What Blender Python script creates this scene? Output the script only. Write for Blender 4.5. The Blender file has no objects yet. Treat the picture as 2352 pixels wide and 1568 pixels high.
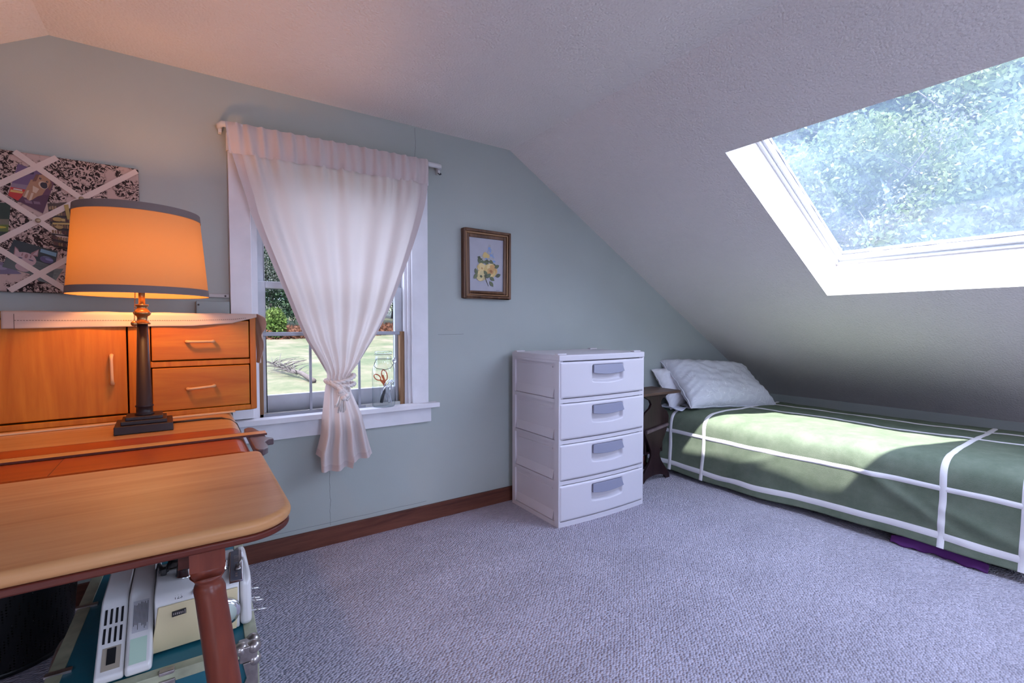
import bpy, bmesh, math, random
from mathutils import Matrix, Vector, noise as mnoise
random.seed(7)
sc = bpy.context.scene
COL = sc.collection
PI = math.pi
WM = {}                                   # object -> world matrix

# ------------------------------------------------------------------ helpers
def lerp(a, b, t): return a + (b - a) * t
def interp(x, xs, ys):
    if x <= xs[0]: return ys[0]
    for i in range(1, len(xs)):
        if x <= xs[i]:
            t = (x - xs[i-1]) / (xs[i] - xs[i-1]); return lerp(ys[i-1], ys[i], t)
    return ys[-1]
def smooth(t):
    t = max(0, min(1, t)); return t*t*(3-2*t)

class MB:
    """collects faces in world coordinates"""
    def __init__(self): self.bm = bmesh.new(); self.mi = 0; self.sm = False
    def f(self, pts):
        vs = [self.bm.verts.new(p) for p in pts]
        fa = self.bm.faces.new(vs); fa.material_index = self.mi; fa.smooth = self.sm; return fa
    def _ff(self, vs):
        try: fa = self.bm.faces.new(vs)
        except ValueError: return
        fa.material_index = self.mi; fa.smooth = self.sm
    def box(self, x0, x1, y0, y1, z0, z1, M=None):
        c = [Vector((x, y, z)) for z in (z0, z1) for y in (y0, y1) for x in (x0, x1)]
        if M is not None: c = [M @ p for p in c]
        v = [self.bm.verts.new(p) for p in c]
        for q in ((0,2,3,1),(4,5,7,6),(0,1,5,4),(2,6,7,3),(0,4,6,2),(1,3,7,5)): self._ff([v[i] for i in q])
        return self
    def prism(self, poly, fn0, fn1):
        """poly of 2D points; fn0/fn1 map (a,b) to the two caps"""
        a = [self.bm.verts.new(fn0(*p)) for p in poly]; b = [self.bm.verts.new(fn1(*p)) for p in poly]
        n = len(poly)
        self._ff(a[::-1]); self._ff(b)
        for i in range(n): self._ff([a[i], a[(i+1) % n], b[(i+1) % n], b[i]])
        return self
    def prism_z(self, poly, z0, z1): return self.prism(poly, lambda a, b: (a, b, z0), lambda a, b: (a, b, z1))
    def prism_y(self, poly, y0, y1): return self.prism(poly, lambda a, b: (a, y0, b), lambda a, b: (a, y1, b))
    def prism_x(self, poly, x0, x1): return self.prism(poly, lambda a, b: (x0, a, b), lambda a, b: (x1, a, b))
    def lathe(self, prof, c, n=32, M=None, closed=False):
        """prof: (r, z) list turned about the vertical through c"""
        self.sm = True
        rings = []
        for r, z in prof:
            ring = []
            for k in range(n):
                a = 2*PI*k/n; p = Vector((r*math.cos(a), r*math.sin(a), z))
                if M is not None: p = M @ p
                ring.append(self.bm.verts.new(Vector(c) + p))
            rings.append(ring)
        m = len(rings)
        for i in range(m - (0 if closed else 1)):
            A, B = rings[i], rings[(i+1) % m]
            for k in range(n): self._ff([A[k], A[(k+1) % n], B[(k+1) % n], B[k]])
        if not closed:
            if prof[0][0] > 1e-5: self._ff(rings[0][::-1])
            if prof[-1][0] > 1e-5: self._ff(rings[-1])
        return self
    def tube(self, pts, r, n=8, closed=False):
        self.sm = True
        P = [Vector(p) for p in pts]; m = len(P)
        rr = r if isinstance(r, (list, tuple)) else [r]*m
        rings = []; up = None
        for i in range(m):
            if closed: t = P[(i+1) % m] - P[i-1]
            else: t = P[min(i+1, m-1)] - P[max(i-1, 0)]
            if t.length < 1e-9: t = Vector((0, 0, 1))
            t.normalize()
            if up is None:
                up = Vector((0, 0, 1)) if abs(t.z) < .9 else Vector((1, 0, 0))
            u = (up - t*up.dot(t))
            if u.length < 1e-6: u = t.orthogonal()
            u.normalize(); w = t.cross(u); up = u
            rings.append([self.bm.verts.new(P[i] + (u*math.cos(2*PI*k/n) + w*math.sin(2*PI*k/n))*rr[i]) for k in range(n)])
        for i in range(m if closed else m-1):
            A, B = rings[i], rings[(i+1) % m]
            for k in range(n): self._ff([A[k], A[(k+1) % n], B[(k+1) % n], B[k]])
        if not closed: self._ff(rings[0][::-1]); self._ff(rings[-1])
        return self
    def grid(self, nu, nv, fn, closed_u=False):
        self.sm = True
        V = [[self.bm.verts.new(fn(i/(nu if closed_u else nu-1), j/(nv-1))) for i in range(nu)] for j in range(nv)]
        for j in range(nv-1):
            for i in range(nu if closed_u else nu-1):
                k = (i+1) % nu
                self._ff([V[j][i], V[j][k], V[j+1][k], V[j+1][i]])
        return self
    def sphere(self, c, r, n=16, m=10, sc3=(1,1,1)):
        return self.lathe([(max(r*math.sin(PI*i/m), 0 if 0 < i < m else 1e-6)*1.0, -r*math.cos(PI*i/m)) for i in range(m+1)], c, n, Matrix.Diagonal(Vector(sc3)))
    def xf(self, M): bmesh.ops.transform(self.bm, matrix=M, verts=self.bm.verts); return self
    def build(self, name, mat, parent=None, bevel=0, seg=2, solid=0, sub=0, weld=True, normals=True):
        if weld: bmesh.ops.remove_doubles(self.bm, verts=self.bm.verts, dist=1e-6)
        if normals: bmesh.ops.recalc_face_normals(self.bm, faces=self.bm.faces)
        if parent is not None: bmesh.ops.transform(self.bm, matrix=WM[parent].inverted(), verts=self.bm.verts)
        me = bpy.data.meshes.new(name); self.bm.to_mesh(me); self.bm.free()
        o = bpy.data.objects.new(name, me); COL.objects.link(o)
        for m in (mat if isinstance(mat, (list, tuple)) else [mat]): me.materials.append(m)
        if parent is not None: o.parent = parent; WM[o] = WM[parent].copy()
        else: WM[o] = Matrix()
        if solid:
            md = o.modifiers.new('Solidify', 'SOLIDIFY'); md.thickness = solid; md.offset = 0
        if sub:
            md = o.modifiers.new('Subdivision', 'SUBSURF'); md.levels = sub; md.render_levels = sub
        if bevel:
            md = o.modifiers.new('Bevel', 'BEVEL'); md.width = bevel; md.segments = seg; md.limit_method = 'ANGLE'; md.angle_limit = math.radians(40); md.harden_normals = True
            for p in me.polygons: p.use_smooth = True
        return o

def thing(name, label, cat, loc=(0, 0, 0), rz=0, group=None, kind=None):
    o = bpy.data.objects.new(name, None); COL.objects.link(o); o.empty_display_size = .05
    o.location = loc; o.rotation_euler = (0, 0, rz)
    WM[o] = Matrix.Translation(loc) @ Matrix.Rotation(rz, 4, 'Z')
    return tag(o, label, cat, group, kind)
def tag(o, label=None, cat=None, group=None, kind=None):
    if label: o['label'] = label
    if cat: o['category'] = cat
    if group: o['group'] = group
    if kind: o['kind'] = kind
    return o
def rebase(o):
    """move a single-mesh thing's origin to the base of its mesh"""
    me = o.data
    xs = [v.co.x for v in me.vertices]; ys = [v.co.y for v in me.vertices]; zs = [v.co.z for v in me.vertices]
    c = Vector(((min(xs)+max(xs))/2, (min(ys)+max(ys))/2, min(zs)))
    me.transform(Matrix.Translation(-c)); o.location = c; WM[o] = Matrix.Translation(c)
    return o

# ------------------------------------------------------------------ materials
def N(nt, typ, **kw):
    n = nt.nodes.new(typ)
    for k, v in kw.items():
        if k.startswith('i_'):
            key = k[2:]; key = int(key) if key.isdigit() else key.replace('_', ' ')
            n.inputs[key].default_value = v
        else: setattr(n, k, v)
    return n
def newmat(name):
    m = bpy.data.materials.new(name); m.use_nodes = True
    nt = m.node_tree; nt.nodes.clear()
    out = N(nt, 'ShaderNodeOutputMaterial'); b = N(nt, 'ShaderNodeBsdfPrincipled')
    nt.links.new(b.outputs[0], out.inputs[0])
    return m, nt, b, out
def rgba(c): return (c[0], c[1], c[2], 1)
def ramp(nt, fac, stops):
    r = N(nt, 'ShaderNodeValToRGB'); e = r.color_ramp.elements
    e[0].position, e[0].color = stops[0][0], rgba(stops[0][1]); e[1].position, e[1].color = stops[-1][0], rgba(stops[-1][1])
    for p, c in stops[1:-1]:
        x = e.new(p); x.color = rgba(c)
    nt.links.new(fac, r.inputs[0]); return r.outputs[0]
def coords(nt, scale=(1, 1, 1)):
    t = N(nt, 'ShaderNodeTexCoord'); mp = N(nt, 'ShaderNodeMapping'); mp.inputs['Scale'].default_value = scale
    nt.links.new(t.outputs['Object'], mp.inputs[0]); return mp.outputs[0]
def bump(nt, b, h, strength, dist):
    bp = N(nt, 'ShaderNodeBump'); bp.inputs['Strength'].default_value = strength; bp.inputs['Distance'].default_value = dist
    nt.links.new(h, bp.inputs['Height']); nt.links.new(bp.outputs[0], b.inputs['Normal'])
def mat(name, c, rough=.6, metal=0, var=0, vs=6, bs=0, bd=.002, bscale=60, spec=None, coat=0, stretch=(1, 1, 1)):
    m, nt, b, out = newmat(name)
    b.inputs['Roughness'].default_value = rough; b.inputs['Metallic'].default_value = metal
    if spec is not None: b.inputs['Specular IOR Level'].default_value = spec
    if coat: b.inputs['Coat Weight'].default_value = coat; b.inputs['Coat Roughness'].default_value = .15
    b.inputs['Base Color'].default_value = rgba(c)
    if var or bs: co = coords(nt, stretch)
    if var:
        n = N(nt, 'ShaderNodeTexNoise', i_Scale=vs, i_Detail=5.0); nt.links.new(co, n.inputs[0])
        lo = [x*(1-var) for x in c]; hi = [min(1, x*(1+var)) for x in c]
        nt.links.new(ramp(nt, n.outputs[0], [(.3, lo), (.7, hi)]), b.inputs['Base Color'])
    if bs:
        n = N(nt, 'ShaderNodeTexNoise', i_Scale=bscale, i_Detail=4.0); nt.links.new(co, n.inputs[0])
        bump(nt, b, n.outputs[0], bs, bd)
    return m
def wood(name, c1, c2, axis='x', rough=.4, scale=1.0, coat=0, dark=None):
    m, nt, b, out = newmat(name); b.inputs['Specular IOR Level'].default_value = .25
    st = {'x': (1.2, 14, 14), 'y': (14, 1.2, 14), 'z': (14, 14, 1.2)}[axis]
    co = coords(nt, tuple(s*scale for s in st))
    n = N(nt, 'ShaderNodeTexNoise', i_Scale=1.6, i_Detail=6.0, i_Roughness=.62, i_Distortion=.9); nt.links.new(co, n.inputs[0])
    n2 = N(nt, 'ShaderNodeTexNoise', i_Scale=9.0, i_Detail=3.0); nt.links.new(co, n2.inputs[0])
    mx = N(nt, 'ShaderNodeMath', operation='MULTIPLY_ADD'); nt.links.new(n2.outputs[0], mx.inputs[0]); mx.inputs[1].default_value = .28; nt.links.new(n.outputs[0], mx.inputs[2])
    st2 = [(.38, c1), (.82, c2)] if dark is None else [(.36, dark), (.5, c1), (.82, c2)]
    nt.links.new(ramp(nt, mx.outputs[0], st2), b.inputs['Base Color'])
    b.inputs['Roughness'].default_value = rough
    if coat: b.inputs['Coat Weight'].default_value = coat; b.inputs['Coat Roughness'].default_value = .2
    bump(nt, b, n2.outputs[0], .12, .001)
    return m
def thin_glass(name, tint=(.96, .98, .98), edge=(.55, .62, .62), gloss=.08, dirt=0, dirtcol=(.8, .85, .9), streak=False):
    """thin clear glass: transparent with a fresnel reflection and, if asked, a film of dirt"""
    m = bpy.data.materials.new(name); m.use_nodes = True; nt = m.node_tree; nt.nodes.clear()
    out = N(nt, 'ShaderNodeOutputMaterial'); tr = N(nt, 'ShaderNodeBsdfTransparent'); gl = N(nt, 'ShaderNodeBsdfGlossy', i_Roughness=.03)
    lw = N(nt, 'ShaderNodeLayerWeight', i_Blend=.25)
    nt.links.new(ramp(nt, lw.outputs['Facing'], [(.25, tint), (.95, edge)]), tr.inputs[0])
    lw2 = N(nt, 'ShaderNodeLayerWeight', i_Blend=.5); pw = N(nt, 'ShaderNodeMath', operation='POWER'); nt.links.new(lw2.outputs['Facing'], pw.inputs[0]); pw.inputs[1].default_value = 4
    mx = N(nt, 'ShaderNodeMixShader'); ml = N(nt, 'ShaderNodeMath', operation='MULTIPLY_ADD'); nt.links.new(pw.outputs[0], ml.inputs[0]); ml.inputs[1].default_value = .6; ml.inputs[2].default_value = gloss*.35
    nt.links.new(ml.outputs[0], mx.inputs[0]); nt.links.new(tr.outputs[0], mx.inputs[1]); nt.links.new(gl.outputs[0], mx.inputs[2])
    last = mx.outputs[0]
    if dirt:
        co = coords(nt, (1, 1, 1))
        n = N(nt, 'ShaderNodeTexNoise', i_Scale=2.2, i_Detail=6.0, i_Roughness=.65); nt.links.new(co, n.inputs[0])
        fac = N(nt, 'ShaderNodeMapRange'); nt.links.new(n.outputs[0], fac.inputs[0])
        fac.inputs[1].default_value = .3; fac.inputs[2].default_value = .75; fac.inputs[3].default_value = dirt*.45; fac.inputs[4].default_value = dirt*1.3
        fo = fac.outputs[0]
        if streak:
            co2 = coords(nt, (1.2, 26, 1.2)); n2 = N(nt, 'ShaderNodeTexNoise', i_Scale=1.3, i_Detail=5.0, i_Distortion=.7); nt.links.new(co2, n2.inputs[0])
            s = N(nt, 'ShaderNodeMapRange'); nt.links.new(n2.outputs[0], s.inputs[0]); s.inputs[1].default_value = .62; s.inputs[2].default_value = .74; s.inputs[3].default_value = 0; s.inputs[4].default_value = .16
            ad = N(nt, 'ShaderNodeMath', operation='ADD'); nt.links.new(fo, ad.inputs[0]); nt.links.new(s.outputs[0], ad.inputs[1]); fo = ad.outputs[0]
        tl = N(nt, 'ShaderNodeBsdfTranslucent', i_Color=rgba(dirtcol)); df = N(nt, 'ShaderNodeBsdfDiffuse', i_Color=rgba(dirtcol))
        m2 = N(nt, 'ShaderNodeMixShader'); m2.inputs[0].default_value = .3; nt.links.new(tl.outputs[0], m2.inputs[1]); nt.links.new(df.outputs[0], m2.inputs[2])
        m3 = N(nt, 'ShaderNodeMixShader'); nt.links.new(fo, m3.inputs[0]); nt.links.new(last, m3.inputs[1]); nt.links.new(m2.outputs[0], m3.inputs[2]); last = m3.outputs[0]
    nt.links.new(last, out.inputs[0]); return m
def cloth(name, c, trans=.4, tc=None, weave=900, rough=.9, bs=.15):
    m = bpy.data.materials.new(name); m.use_nodes = True; nt = m.node_tree; nt.nodes.clear()
    out = N(nt, 'ShaderNodeOutputMaterial'); df = N(nt, 'ShaderNodeBsdfDiffuse', i_Color=rgba(c)); tl = N(nt, 'ShaderNodeBsdfTranslucent', i_Color=rgba(tc or c))
    mx = N(nt, 'ShaderNodeMixShader'); mx.inputs[0].default_value = trans
    nt.links.new(df.outputs[0], mx.inputs[1]); nt.links.new(tl.outputs[0], mx.inputs[2]); nt.links.new(mx.outputs[0], out.inputs[0])
    co = coords(nt); n = N(nt, 'ShaderNodeTexNoise', i_Scale=weave, i_Detail=2.0); nt.links.new(co, n.inputs[0])
    bp = N(nt, 'ShaderNodeBump'); bp.inputs['Strength'].default_value = bs; bp.inputs['Distance'].default_value = .001
    nt.links.new(n.outputs[0], bp.inputs['Height']); nt.links.new(bp.outputs[0], df.inputs['Normal'])
    return m

# ---- room surfaces
def wall_mat(name, c, crack=False):
    m, nt, b, out = newmat(name); b.inputs['Roughness'].default_value = .75; b.inputs['Specular IOR Level'].default_value = .25
    co = coords(nt)
    n = N(nt, 'ShaderNodeTexNoise', i_Scale=1.7, i_Detail=5.0); nt.links.new(co, n.inputs[0])
    colr = ramp(nt, n.outputs[0], [(.3, [x*.95 for x in c]), (.7, [x*1.05 for x in c])])
    n2 = N(nt, 'ShaderNodeTexNoise', i_Scale=140.0, i_Detail=3.0); nt.links.new(co, n2.inputs[0]); bump(nt, b, n2.outputs[0], .12, .002)
    if crack:                                   # hairline cracks in the plaster seams
        sep = N(nt, 'ShaderNodeSeparateXYZ'); nt.links.new(co, sep.inputs[0])
        n3 = N(nt, 'ShaderNodeTexNoise', i_Scale=9.0, i_Detail=6.0); nt.links.new(co, n3.inputs[0])
        def M(op, a, bb):
            x = N(nt, 'ShaderNodeMath', operation=op)
            for i, v in enumerate((a, bb)):
                if isinstance(v, (int, float)): x.inputs[i].default_value = v
                else: nt.links.new(v, x.inputs[i])
            return x.outputs[0]
        wob = M('MULTIPLY', M('SUBTRACT', n3.outputs[0], .5), .035)
        def vline(x0, z0, z1, w):
            d = M('ABSOLUTE', M('SUBTRACT', M('ADD', sep.outputs[0], wob), x0), 0)
            return M('MULTIPLY', M('LESS_THAN', d, w), M('MULTIPLY', M('GREATER_THAN', sep.outputs[2], z0), M('LESS_THAN', sep.outputs[2], z1)))
        def hline(z0, x0, x1, w):
            d = M('ABSOLUTE', M('SUBTRACT', M('ADD', sep.outputs[2], M('MULTIPLY', wob, .25)), z0), 0)
            return M('MULTIPLY', M('LESS_THAN', d, w), M('MULTIPLY', M('GREATER_THAN', sep.outputs[0], x0), M('LESS_THAN', sep.outputs[0], x1)))
        k = M('MAXIMUM', M('MAXIMUM', vline(.948, 1.80, 1.98, .0011), vline(.527, .085, .36, .0009)), M('MAXIMUM', hline(.098, .20, 1.0, .0009), hline(.955, 1.07, 1.22, .0009)))
        mx = N(nt, 'ShaderNodeMix', data_type='RGBA'); nt.links.new(M('MULTIPLY', k, .7), mx.inputs[0]); nt.links.new(colr, mx.inputs[6]); mx.inputs[7].default_value = rgba([x*.3 for x in c])
        colr = mx.outputs[2]
    nt.links.new(colr, b.inputs['Base Color']); return m
def popcorn(name, c):
    m, nt, b, out = newmat(name); b.inputs['Roughness'].default_value = .9; b.inputs['Specular IOR Level'].default_value = .15
    co = coords(nt)
    n = N(nt, 'ShaderNodeTexNoise', i_Scale=130.0, i_Detail=3.0, i_Roughness=.55); nt.links.new(co, n.inputs[0])
    v = N(nt, 'ShaderNodeTexVoronoi', i_Scale=110.0); nt.links.new(co, v.inputs[0])
    s = N(nt, 'ShaderNodeMath', operation='SUBTRACT'); nt.links.new(n.outputs[0], s.inputs[0]); nt.links.new(v.outputs[0], s.inputs[1])
    bump(nt, b, s.outputs[0], .55, .004)
    n2 = N(nt, 'ShaderNodeTexNoise', i_Scale=1.3, i_Detail=4.0); nt.links.new(co, n2.inputs[0])
    nt.links.new(ramp(nt, n2.outputs[0], [(.3, [x*.95 for x in c]), (.7, [min(1, x*1.03) for x in c])]), b.inputs['Base Color'])
    return m
def carpet(name, c):
    m, nt, b, out = newmat(name); b.inputs['Roughness'].default_value = 1; b.inputs['Specular IOR Level'].default_value = .05
    t = N(nt, 'ShaderNodeTexCoord'); mp = N(nt, 'ShaderNodeMapping'); mp.inputs['Rotation'].default_value = (0, 0, .62); mp.inputs['Scale'].default_value = (1.0, 1.55, 1)
    nt.links.new(t.outputs['Object'], mp.inputs[0])
    v = N(nt, 'ShaderNodeTexVoronoi', i_Scale=88.0, i_Randomness=.55); nt.links.new(mp.outputs[0], v.inputs[0])
    inv = N(nt, 'ShaderNodeMath', operation='SUBTRACT'); inv.inputs[0].default_value = 1; nt.links.new(v.outputs[0], inv.inputs[1])
    bump(nt, b, inv.outputs[0], 1.0, .012)
    n = N(nt, 'ShaderNodeTexNoise', i_Scale=2.3, i_Detail=7.0, i_Roughness=.6); nt.links.new(mp.outputs[0], n.inputs[0])
    c1 = ramp(nt, n.outputs[0], [(.3, [x*.88 for x in c]), (.7, [x*1.1 for x in c])])
    hs = N(nt, 'ShaderNodeMix', data_type='RGBA', blend_type='MULTIPLY'); hs.inputs[0].default_value = .5
    nt.links.new(c1, hs.inputs[6]); nt.links.new(ramp(nt, v.outputs['Color'], [(0, (.62, .62, .66)), (1, (1, 1, 1))]), hs.inputs[7])
    nt.links.new(hs.outputs[2], b.inputs['Base Color']); return m

M_ = {}
M_['wall'] = wall_mat('sage_wall', (.385, .412, .385), True)
M_['wall2'] = wall_mat('sage_wall_plain', (.385, .412, .385))
M_['ceil'] = popcorn('popcorn_ceiling', (.74, .70, .67))
M_['carpet'] = carpet('berber_carpet', (.50, .465, .53))
M_['trimwhite'] = mat('white_trim_paint', (.70, .68, .70), .45, var=.06, vs=9, bs=.1, bscale=30)
M_['sash'] = mat('grey_white_sash_paint', (.50, .51, .54), .5, var=.08, vs=14, bs=.1)
M_['baseboard'] = wood('mahogany_baseboard', (.085, .028, .018), (.16, .055, .035), 'x', .5, dark=(.04, .015, .012))
M_['pvc'] = mat('white_skylight_frame', (.62, .62, .63), .35)

# ------------------------------------------------------------------ room shell
XL, XA, XB, XC = -3.07, -.372, 1.516, 4.234
ZC, ZK = 1.987, .405
K = (ZC-ZK)/(XC-XB)
YF = -4.3                                    # wall behind the camera
SX0, SX1, SY0, SY1, SD = 1.931, 2.926, -2.22, -1.05, .205   # skylight opening and depth of its reveal
nrm = Vector((K, 0, 1)).normalized()
def slope(x, y, d=0): return Vector((x, y, ZC-K*(x-XB))) + nrm*d

m = MB(); m.box(XL-.1, XC+.1, YF-.1, .1, -.12, 0); tag(m.build('floor', M_['carpet']), 'lavender grey looped berber carpet covering the attic floor', 'floor', kind='structure')
m = MB()
def quad(a, b, c, d): m.f([a, b, c, d])
ya, yb = YF, 0
quad((XA, ya, ZC), (XB, ya, ZC), (XB, yb, ZC), (XA, yb, ZC))
def lslope(x, y, d=0): return Vector((x, y, ZC-K*(XA-x))) + Vector((-K, 0, 1)).normalized()*d
LS = (-1.75, -.62, -4.20, -3.22)               # skylight added for fill light in the left slope, behind the camera
for x0, x1, y0, y1 in ((XL, LS[0], ya, yb), (LS[1], XA, ya, yb), (LS[0], LS[1], ya, LS[2]), (LS[0], LS[1], LS[3], yb)):
    quad(lslope(x0, y0), lslope(x1, y0), lslope(x1, y1), lslope(x0, y1))
for (xa_, ya_), (xb_, yb_) in (((LS[0], LS[2]), (LS[1], LS[2])), ((LS[1], LS[2]), (LS[1], LS[3])), ((LS[1], LS[3]), (LS[0], LS[3])), ((LS[0], LS[3]), (LS[0], LS[2]))):
    quad(lslope(xa_, ya_), lslope(xb_, yb_), lslope(xb_, yb_, .2), lslope(xa_, ya_, .2))
SKY2 = (-4.20, -3.10)                         # second skylight, added out of view for more daylight, farther along the slope
for x0, x1, y0, y1 in ((XB, SX0, ya, yb), (SX1, XC, ya, yb), (SX0, SX1, ya, SKY2[0]), (SX0, SX1, SKY2[1], SY0), (SX0, SX1, SY1, yb)):
    quad(slope(x0, y0), slope(x1, y0), slope(x1, y1), slope(x0, y1))
for A_, B_ in ((SY0, SY1), SKY2):
    for (xa_, ya_), (xb_, yb_) in (((SX0, A_), (SX1, A_)), ((SX1, A_), (SX1, B_)), ((SX1, B_), (SX0, B_)), ((SX0, B_), (SX0, A_))):
        quad(slope(xa_, ya_), slope(xb_, yb_), slope(xb_, yb_, SD), slope(xa_, ya_, SD))
tag(m.build('ceiling', M_['ceil']), 'white popcorn textured attic ceiling, flat in the middle and sloping down both sides', 'ceiling', kind='structure')

# gable wall with the window hole
WX0, WX1, WZ0, WZ1 = .222, .922, .60, 1.70
prof_top = [(XL, ZC-K*(XA-XL)), (XA, ZC), (XB, ZC), (XC, ZK)]
def topz(x): return interp(x, [p[0] for p in prof_top], [p[1] for p in prof_top])
m = MB()
def wcol(x0, x1, z0, z1f0, z1f1):
    m.prism_y([(x0, z0), (x1, z0), (x1, z1f1), (x0, z1f0)], 0, .14)
wcol(XL, XA, 0, topz(XL), ZC); wcol(XA, WX0, 0, ZC, ZC); wcol(WX0, WX1, 0, WZ0, WZ0); wcol(WX0, WX1, WZ1, ZC, ZC); wcol(WX1, XB, 0, ZC, ZC); wcol(XB, XC, 0, ZC, ZK)
tag(m.build('wall_back', M_['wall']), 'sage green gable wall with the curtained window', 'wall', kind='structure')
FX0, FX1, FZ0, FZ1 = .35, 1.40, .60, 1.80    # added fill-light window in the gable behind the camera
m = MB()
def fcol(x0, x1, z0, za, zb): m.prism_y([(x0, z0), (x1, z0), (x1, zb), (x0, za)], YF-.12, YF)
fcol(XL, XA, 0, topz(XL), ZC); fcol(XA, FX0, 0, ZC, ZC); fcol(FX0, FX1, 0, FZ0, FZ0); fcol(FX0, FX1, FZ1, ZC, ZC); fcol(FX1, XB, 0, ZC, ZC); fcol(XB, XC, 0, ZC, ZK)
tag(m.build('wall_front', M_['wall2']), 'sage green gable wall opposite the curtained window', 'wall', kind='structure')
m = MB(); m.box(XC, XC+.1, YF, 0, 0, ZK); tag(m.build('wall_right', M_['wall2']), 'low sage green knee wall under the skylight slope behind the bed', 'wall', kind='structure')
m = MB(); m.box(XL-.1, XL, YF, 0, 0, topz(XL)); tag(m.build('wall_left', M_['wall2']), 'low knee wall under the left slope', 'wall', kind='structure')
m = MB(); m.box(XL, XC, -.016, 0, 0, .079); tag(m.build('baseboard_back', M_['baseboard'], bevel=.002), 'dark mahogany baseboard along the gable wall', 'baseboard', kind='structure')

# ------------------------------------------------------------------ gable window
w1 = thing('window_1', 'white painted double hung window in the sage gable wall behind the tied curtain', 'window', (.57, 0, .6), kind='structure')
def framebox(x0, x1, z0, z1, w, y0, y1, top=None, bot=None):
    mm = MB(); t = top or w; bt = bot or w
    mm.box(x0, x0+w, y0, y1, z0, z1); mm.box(x1-w, x1, y0, y1, z0, z1); mm.box(x0+w, x1-w, y0, y1, z1-t, z1); mm.box(x0+w, x1-w, y0, y1, z0, z0+bt); return mm
m = MB(); m.box(.145, .222, -.020, 0, .615, 1.70); m.build('side_casing', M_['trimwhite'], w1, bevel=.002)
m = MB(); m.box(.922, 1.007, -.020, 0, .600, 1.70); m.build('side_casing', M_['trimwhite'], w1, bevel=.002)
m = MB(); m.box(.140, 1.012, -.022, 0, 1.70, 1.77); m.build('head_casing', M_['trimwhite'], w1, bevel=.002)
m = MB(); m.box(.10, 1.052, -.058, .0, .588, .612); m.box(WX0, WX1, 0, .10, .588, .604); m.build('stool', M_['trimwhite'], w1, bevel=.003)
m = MB(); m.box(.125, 1.022, -.018, 0, .512, .588); m.build('apron', M_['trimwhite'], w1, bevel=.002)
m = MB(); m.box(WX0, WX0+.014, 0, .14, .604, 1.70); m.box(WX1-.014, WX1, 0, .14, .604, 1.70); m.box(WX0, WX1, 0, .14, 1.686, 1.70)
m.box(WX0+.014, WX0+.026, .02, .04, .604, 1.686); m.box(WX1-.026, WX1-.014, .02, .04, .604, 1.686); m.build('jamb', M_['trimwhite'], w1)
m = MB(); m.box(WX0, WX1, .075, .16, .585, .612); m.build('outer_sill', M_['sash'], w1)
lo = framebox(.236, .908, .612, 1.192, .045, .062, .090, .028, .083).build('lower_sash', M_['sash'], w1, bevel=.002)
up = framebox(.236, .908, 1.164, 1.686, .045, .094, .120, .04, .03).build('upper_sash', M_['sash'], w1, bevel=.002)
M_['pane'] = thin_glass('window_glass', gloss=.05); M_['pane_tint'] = thin_glass('grey_window_glass', tint=(.60, .61, .61), gloss=0)
m = MB(); m.f([(.27, .076, .68), (.876, .076, .68), (.876, .076, 1.17), (.27, .076, 1.17)]); m.build('pane', M_['pane_tint'], lo)
m = MB(); m.f([(.27, .107, 1.18), (.876, .107, 1.18), (.876, .107, 1.656), (.27, .107, 1.656)]); m.build('pane', M_['pane_tint'], up)

# adjustable insect screen standing in the opening
M_['screenmetal'] = mat('grey_painted_screen_metal', (.28, .28, .31), .45, metal=.4)
M_['oakstick'] = wood('oak_screen_end', (.20, .10, .045), (.36, .20, .10), 'z', .6, dark=(.09, .04, .02))
ws = thing('window_screen', 'adjustable half height window screen with brown wood ends, standing behind the curtain', 'window screen', (.57, .037, .604))
m = MB(); m.box(.238, .890, .028, .046, .955, .972); m.build('top_rail', M_['screenmetal'], ws, bevel=.002)
m = MB(); m.box(.238, .890, .028, .046, .605, .622); m.build('bottom_rail', mat('cream_rail', (.5, .49, .46), .5), ws, bevel=.002)
for z in (.607, .957):
    m = MB(); m.box(.250, .700, .024, .029, z, z+.012); m.build('sliding_track', M_['screenmetal'], ws)
for x in (.236, .874):
    m = MB(); m.box(x, x+.028, .024, .050, .605, .972); m.build('wooden_end', M_['oakstick'], ws, bevel=.002)
for x in (.449, .667):
    m = MB(); m.box(x, x+.011, .026, .032, .612, .962); m.build('upright', M_['screenmetal'], ws, bevel=.001)

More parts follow.
